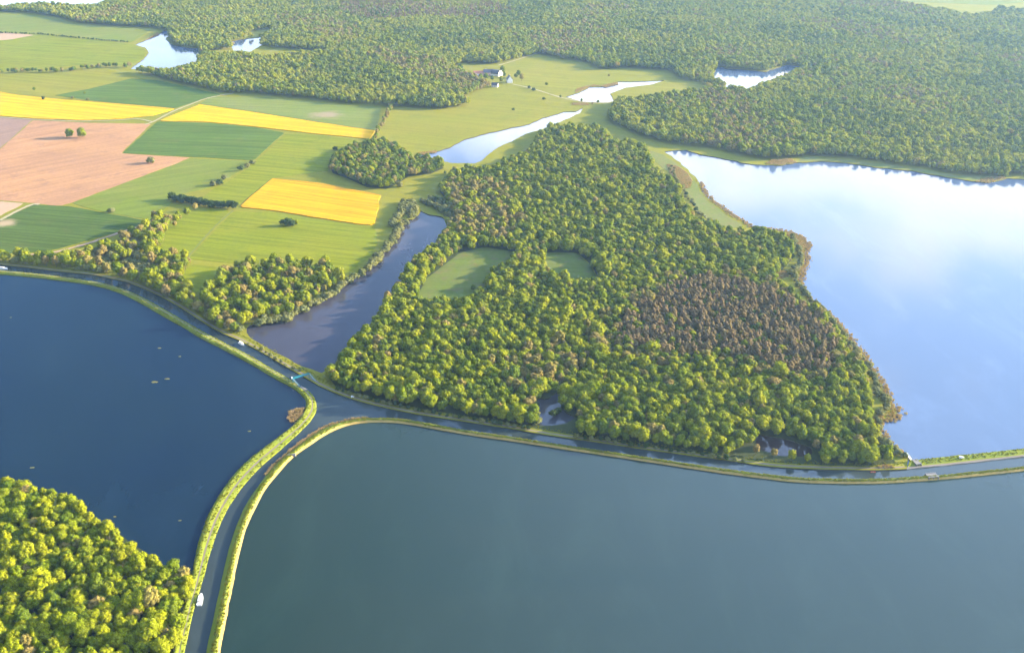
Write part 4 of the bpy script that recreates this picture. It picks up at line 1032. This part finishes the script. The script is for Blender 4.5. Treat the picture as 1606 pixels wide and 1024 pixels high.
# ------------------------------------------------------------------ turquoise footbridge
def footbridge():
    a = Vector((*G(459.5,600.5, 1.0), 0)); b = Vector((*G(485.5,592.8, 1.0), 0)); d = (b - a); span = d.length; d.normalize()
    s0 = Vector((*G(470.5,606, 1.5), 0)) - a; s1 = Vector((*G(494.5,597, 1.0), 0)) - b
    t = thing('footbridge', 'turquoise steel footbridge with stairs spanning the canal at the junction', 'footbridge', (a.x, a.y, 0), math.atan2(d.y, d.x))
    inv = Matrix.Rotation(-t.rotation_euler.z, 3, 'Z'); s0, s1 = inv @ s0, inv @ s1
    Hd, wd = 6.4, 1.7
    MB().box((span / 2, 0, Hd), (span, wd, .14)).build('deck', M['turq'], t)
    for sgn in (-1, 1):
        g = MB().box((span / 2, sgn * wd / 2, Hd - .28), (span + .2, .14, .7)).build('girder', M['turq'], t)
        rl_ = MB(); n = int(span / 1.6)
        for h in (.55, 1.15): rl_.bar((0, sgn * wd / 2, Hd + h), (span, sgn * wd / 2, Hd + h), .06, 5)
        for k_ in range(n + 1):
            xx = span * k_ / n; rl_.bar((xx, sgn * wd / 2, Hd), (xx, sgn * wd / 2, Hd + 1.15), .05, 5)
            if k_ < n: rl_.bar((xx, sgn * wd / 2, Hd + .1), (span * (k_ + 1) / n, sgn * wd / 2, Hd + 1.1), .04, 5)
        rl_.build('railing', M['turq'], t)
    for xx in (.3, span - .3):
        for sgn in (-1, 1):
            MB().bar((xx, sgn * wd / 2, -.4), (xx, sgn * wd / 2, Hd - .4), .16, 8).build('leg', M['turq'], t)
        MB().bar((xx, -wd / 2, Hd * .5), (xx, wd / 2, Hd * .5), .09, 6).build('leg_brace', M['turq'], t)
    for base, off in ((Vector((0, 0, 0)), s0), (Vector((span, 0, 0)), s1)):
        off = off.copy(); off.z = 0; dr = off.normalized(); sd_ = Vector((-dr.y, dr.x, 0))
        top = base + Vector((0, 0, Hd)); foot = base + off + Vector((0, 0, 1.1))
        fl = MB(); n = 22
        for sgn in (-1, 1):
            fl.bar(top + sd_ * sgn * .7 - Vector((0, 0, .1)), foot + sd_ * sgn * .7, .17, 6)
        sf = fl.build('stair_flight', M['turq'], t)
        st = MB()
        for k_ in range(n):
            c = top.lerp(foot, (k_ + .5) / n); st.box(c, (.32, 1.4, .06), math.atan2(dr.y, dr.x))
        st.build('treads', M['roof_grey'], sf)
        hr = MB()
        for sgn in (-1, 1):
            hr.bar(top + sd_ * sgn * .72 + Vector((0, 0, 1.1)), foot + sd_ * sgn * .72 + Vector((0, 0, 1.1)), .06, 5)
            for k_ in range(6):
                c = top.lerp(foot, k_ / 5) + sd_ * sgn * .72; hr.bar(c, c + Vector((0, 0, 1.1)), .05, 5)
        hr.build('handrail', M['turq'], sf)
        MB().box(base + off + dr * 1.0 + Vector((0, 0, .95)), (3.0, 2.6, .5), math.atan2(dr.y, dr.x)).build('footing', M['concrete'], t)
    MB().box((-.6, 0, Hd + .8), (1.0, 1.2, 1.6)).build('control_cabinet', M['white'], t)
footbridge()

# quay wall, weirs, slipway
p0 = G(486,613); t = thing('landing_stage', 'pale concrete landing on the dyke just below the footbridge', 'landing', (*G(476.5,610.5), 0), heading((470,606), (484,614)))
MB().box((0, 0, 1.3), (11, 2.4, .5)).build('slab', M['concrete'], t)
for k_ in range(4): MB().bar((-4.8 + 3.2 * k_, -1.0, 1.4), (-4.8 + 3.2 * k_, -1.0, 2.0), .14, 7).build('bollard', M['wood'], t)
t = thing('revetment_end', 'pale concrete block where the dyke revetment starts', 'concrete block', (*G(457,716), 0), heading((451,712), (466,711)))
MB().box((0, 0, 1.4), (8.5, 2.2, 2.2), top=.85).build('block', M['concrete'], t); MB().box((2.8, .2, 2.7), (2.6, 1.4, .5)).build('cap', M['concrete'], t)
def weir(label, px, py, rz, L, W):
    t = thing('overflow_weir', label, 'weir', (*G(px, py), 0), rz, 'weirs of the canal dykes')
    for sgn in (-1, 1):
        MB().box((sgn * L / 2, 0, 1.0), (.7, W, 3.4)).build('abutment', M['concrete'], t)
        MB().box((0, sgn * W * .42, 2.75), (L + .5, .3, .12)).build('parapet', M['concrete'], t)
    MB().box((0, 0, 2.5), (L - .8, W * .8, .3)).build('walkway', M['concrete'], t)
    MB().box((0, 0, .6), (.5, W * .9, 3.2)).build('pier', M['concrete'], t)
    for sgn in (-1, 1): MB().box((sgn * L * .25, 0, .9), (L * .4, .3, 2.3)).build('sluice_gate', M['dark'], t)
    rl_ = MB()
    for sgn in (-1, 1):
        rl_.bar((-L / 2, sgn * W * .42, 3.8), (L / 2, sgn * W * .42, 3.8), .06, 5)
        for k_ in range(5): rl_.bar((-L / 2 + L * k_ / 4, sgn * W * .42, 2.8), (-L / 2 + L * k_ / 4, sgn * W * .42, 3.8), .05, 5)
    rl_.build('railing', M['roof_grey'], t)
    return t
weir('concrete overflow weir with railings breaking the thin lower dyke', 1461, 749, heading((1442,751), (1480,748)), 9.0, 7.5)
weir('small concrete sluice between the lake and the end of the wood', 1437, 728, heading((1425,729), (1450,726)), 4.5, 9)
t = thing('slipway', 'pale sloping slipway at the wooded tip by the sluice', 'slipway', (*G(1426,718), 0), heading((1431,722), (1421,711)))
MB().prism([(-6, .6), (6, 2.0), (6, .2), (-6, -.4)], -1.3, 1.3).build('ramp', M['wall'], t)
for sgn in (-1, 1): MB().prism([(-6, .85), (6, 2.25), (6, 1.9), (-6, .5)], sgn * 1.45 - .12, sgn * 1.45 + .12).build('kerb', M['concrete'], t)

# ------------------------------------------------------------------ parked cars
def make_car(label, x, y, z, rz, L=4.3, W=1.8, Hh=1.6):
    t = thing('parked_car', label, 'car', (x, y, z), rz, 'white cars on the dykes')
    body = MB().prism([(-L / 2, .35), (L / 2, .35), (L / 2, .75), (L / 2 - .15, .85), (L * .2, .95), (-L / 2 + .05, 1.0)], -W / 2, W / 2).build('body', M['white'], t)
    MB().prism([(-L / 2 + .1, 1.0), (L * .2, .95), (L * .06, Hh), (-L / 2 + .35, Hh)], -W / 2 + .12, W / 2 - .12).build('cabin', M['white'], t)
    for sgn in (-1, 1):
        MB().prism([(-L / 2 + .25, 1.05), (L * .16, 1.02), (L * .05, Hh - .12), (-L / 2 + .42, Hh - .12)], sgn * (W / 2 - .11) - .015, sgn * (W / 2 - .11) + .015).build('side_window', M['glass'], t)
        for xx in (-L * .32, L * .32): MB().bar((xx, sgn * (W / 2 - .22), .33), (xx, sgn * (W / 2 + .01), .33), .33, 12).build('wheel', M['tyre'], t)
        MB().box((L / 2 + .01, sgn * W * .33, .68), (.04, .36, .16)).build('headlight', M['glass'], t)
    MB().prism([(L * .205, .97), (L * .225, .97), (L * .085, Hh - .05), (L * .065, Hh - .05)], -W / 2 + .2, W / 2 - .2).build('windscreen', M['glass'], t)
    return t
x, y = G(1507,721); make_car('white car parked on the green dyke beside the broad lake', x, y, 2.05, heading((1478,722), (1529,716)), 4.6, 1.85, 1.9)
x, y = G(553.5,622.5, Z0); make_car('white car parked on the grass above the towpath near the footbridge', x, y, Z0, heading((500,600), (553,622)) + R(70), 3.8, 1.7, 1.6)

# ------------------------------------------------------------------ farm
def house(name, label, cat, px, py, rz, L, W, He, Hr, roof, wall, cols=4, storeys=1, barn=False, chimney=True, group='buildings of the farm'):
    x, y = G(px, py, Z0)
    t = thing(name, label, cat, (x, y, Z0 - .1), rz, group); t.scale = (1.25, 1.25, 1.25)
    wl = MB().prism([(-W / 2, 0), (W / 2, 0), (W / 2, He), (0, He + Hr), (-W / 2, He)], -L / 2, L / 2).build('wall', M[wall], t)
    e = .5; th = .25; k = Hr / (W / 2)
    for sgn in (-1, 1):
        x0, z0 = sgn * (W / 2 + e), He - e * k
        MB().prism([(x0, z0 + .05), (0, He + Hr + .05), (0, He + Hr + .05 + th), (x0, z0 + .05 + th)], -L / 2 - e, L / 2 + e).build('roof', M[roof], t)
    if chimney: MB().box((W * .15, L * .25, He + Hr * .95), (.8, .9, 2.0)).build('chimney', M['wall_warm'], t)
    for sgn in (-1, 1):
        for st in range(storeys):
            for c in range(cols):
                yy = -L / 2 + L * (c + .5) / cols; zz = 1.6 + 2.9 * st
                f = MB().box((sgn * (W / 2 + .02), yy, zz), (.08, 1.25, 1.6)).build('window', M['wall'], t)
                MB().box((sgn * (W / 2 + .06), yy, zz), (.05, 1.0, 1.35)).build('pane', M['glass'], f)
        if barn: MB().box((0, sgn * (L / 2 + .04), 2.0), (3.4, .1, 4.0)).build('door', M['wood'], t)
        else:
            for xx in (-W * .22, W * .22):
                f = MB().box((xx, sgn * (L / 2 + .02), 1.7), (1.2, .08, 1.6)).build('window', M['wall'], t)
                MB().box((xx, sgn * (L / 2 + .06), 1.7), (1.0, .05, 1.35)).build('pane', M['glass'], f)
    return t
house('farmhouse', 'large farmhouse with dark slate roof behind the trees', 'house', 766, 118, R(96), 18, 11, 6.0, 5.0, 'roof_slate', 'wall_warm', 6, 2)
house('barn', 'long barn with red tiled roof at the farm', 'barn', 753.5, 118, R(98), 26, 11, 4.5, 3.5, 'roof_red', 'wall_warm', 6, 1, True, False)
house('barn', 'low grey roofed shed at the west end of the farm', 'barn', 744.5, 121.5, R(62), 22, 10, 3.5, 2.4, 'roof_grey', 'wall', 4, 1, True, False)
house('cottage', 'white cottage with steep dark pyramid-like roof east of the farm', 'house', 799, 129.5, R(10), 14, 10, 6.0, 7.0, 'roof_slate', 'wall', 3, 2)
house('cottage', 'small white cottage below the farm at the meadow edge', 'house', 776.5, 136.5, R(70), 11, 8, 3.5, 4.0, 'roof_slate', 'wall', 3, 1)
# hall with a rounded roof and a white gable
x, y = G(778.5, 118.5, Z0)
t = thing('farm_hall', 'round roofed hall with bright white gable at the farm', 'hall', (x, y, Z0 - .1), R(-122), 'buildings of the farm'); t.scale = (1.35, 1.35, 1.35)
arc_ = [(-7 * math.cos(a), 3.4 + 6.2 * math.sin(a)) for a in np.linspace(0, math.pi, 13)]
MB().prism([(-7, 0), (7, 0)][::-1] + arc_, -9, 9).build('wall', M['wall'], t)
rf = MB()
for i in range(12):
    a0, a1 = arc_[i], arc_[i + 1]; k0, k1 = (np.array(a0) - (0, 3.4)) * .04 + a0, (np.array(a1) - (0, 3.4)) * .04 + a1
    rf.prism([a0, a1, tuple(k1), tuple(k0)], -9.2, 8.8)
rf.build('roof', M['roof_slate'], t)
MB().box((0, 9.05, 2.2), (4.0, .1, 4.4)).build('door', M['wood'], t)
for xx in (-4.3, 4.3): MB().box((xx, 9.05, 3.0), (1.2, .1, 1.6)).build('window', M['glass'], t)
x, y = G(762, 119.5, Z0); t = thing('hay_bale', 'pale round hay stack on the paddock before the barn', 'hay stack', (*G(740,124,Z0), Z0), R(30))
MB().bar((-1.6, 0, 1.5), (1.6, 0, 1.5), 1.6, 14).build('bale', M['bank_dry'], t)
MB().bar((-1.64, 0, 1.5), (-1.6, 0, 1.5), 1.3, 14).build('bale_face', M['wood'], t)

# ------------------------------------------------------------------ haze: the air itself
B = FAR + 200
o = MB().box((0, 0, (560 - 4) / 2), (2 * B, 2 * B, 564)).build('haze', None)
m = bpy.data.materials.new('haze_air'); m.use_nodes = True; t = m.node_tree; t.nodes.clear()
out = N(t, 'ShaderNodeOutputMaterial'); pv = N(t, 'ShaderNodeVolumePrincipled')
pv.inputs['Color'].default_value = (.42, .67, 1.0, 1); pv.inputs['Density'].default_value = HAZE; pv.inputs['Anisotropy'].default_value = .5
t.links.new(pv.outputs[0], out.inputs['Volume'])
o.data.materials.append(m); o['kind'] = 'stuff'
print('TREES far', far_n, 'corner', n_corner, 'pen', n_pen, 'total stuff', len(P_), 'pines', len(pine_sets[0]), 'bank', len(bp), 'reeds', len(rp), 'grass', len(gp))
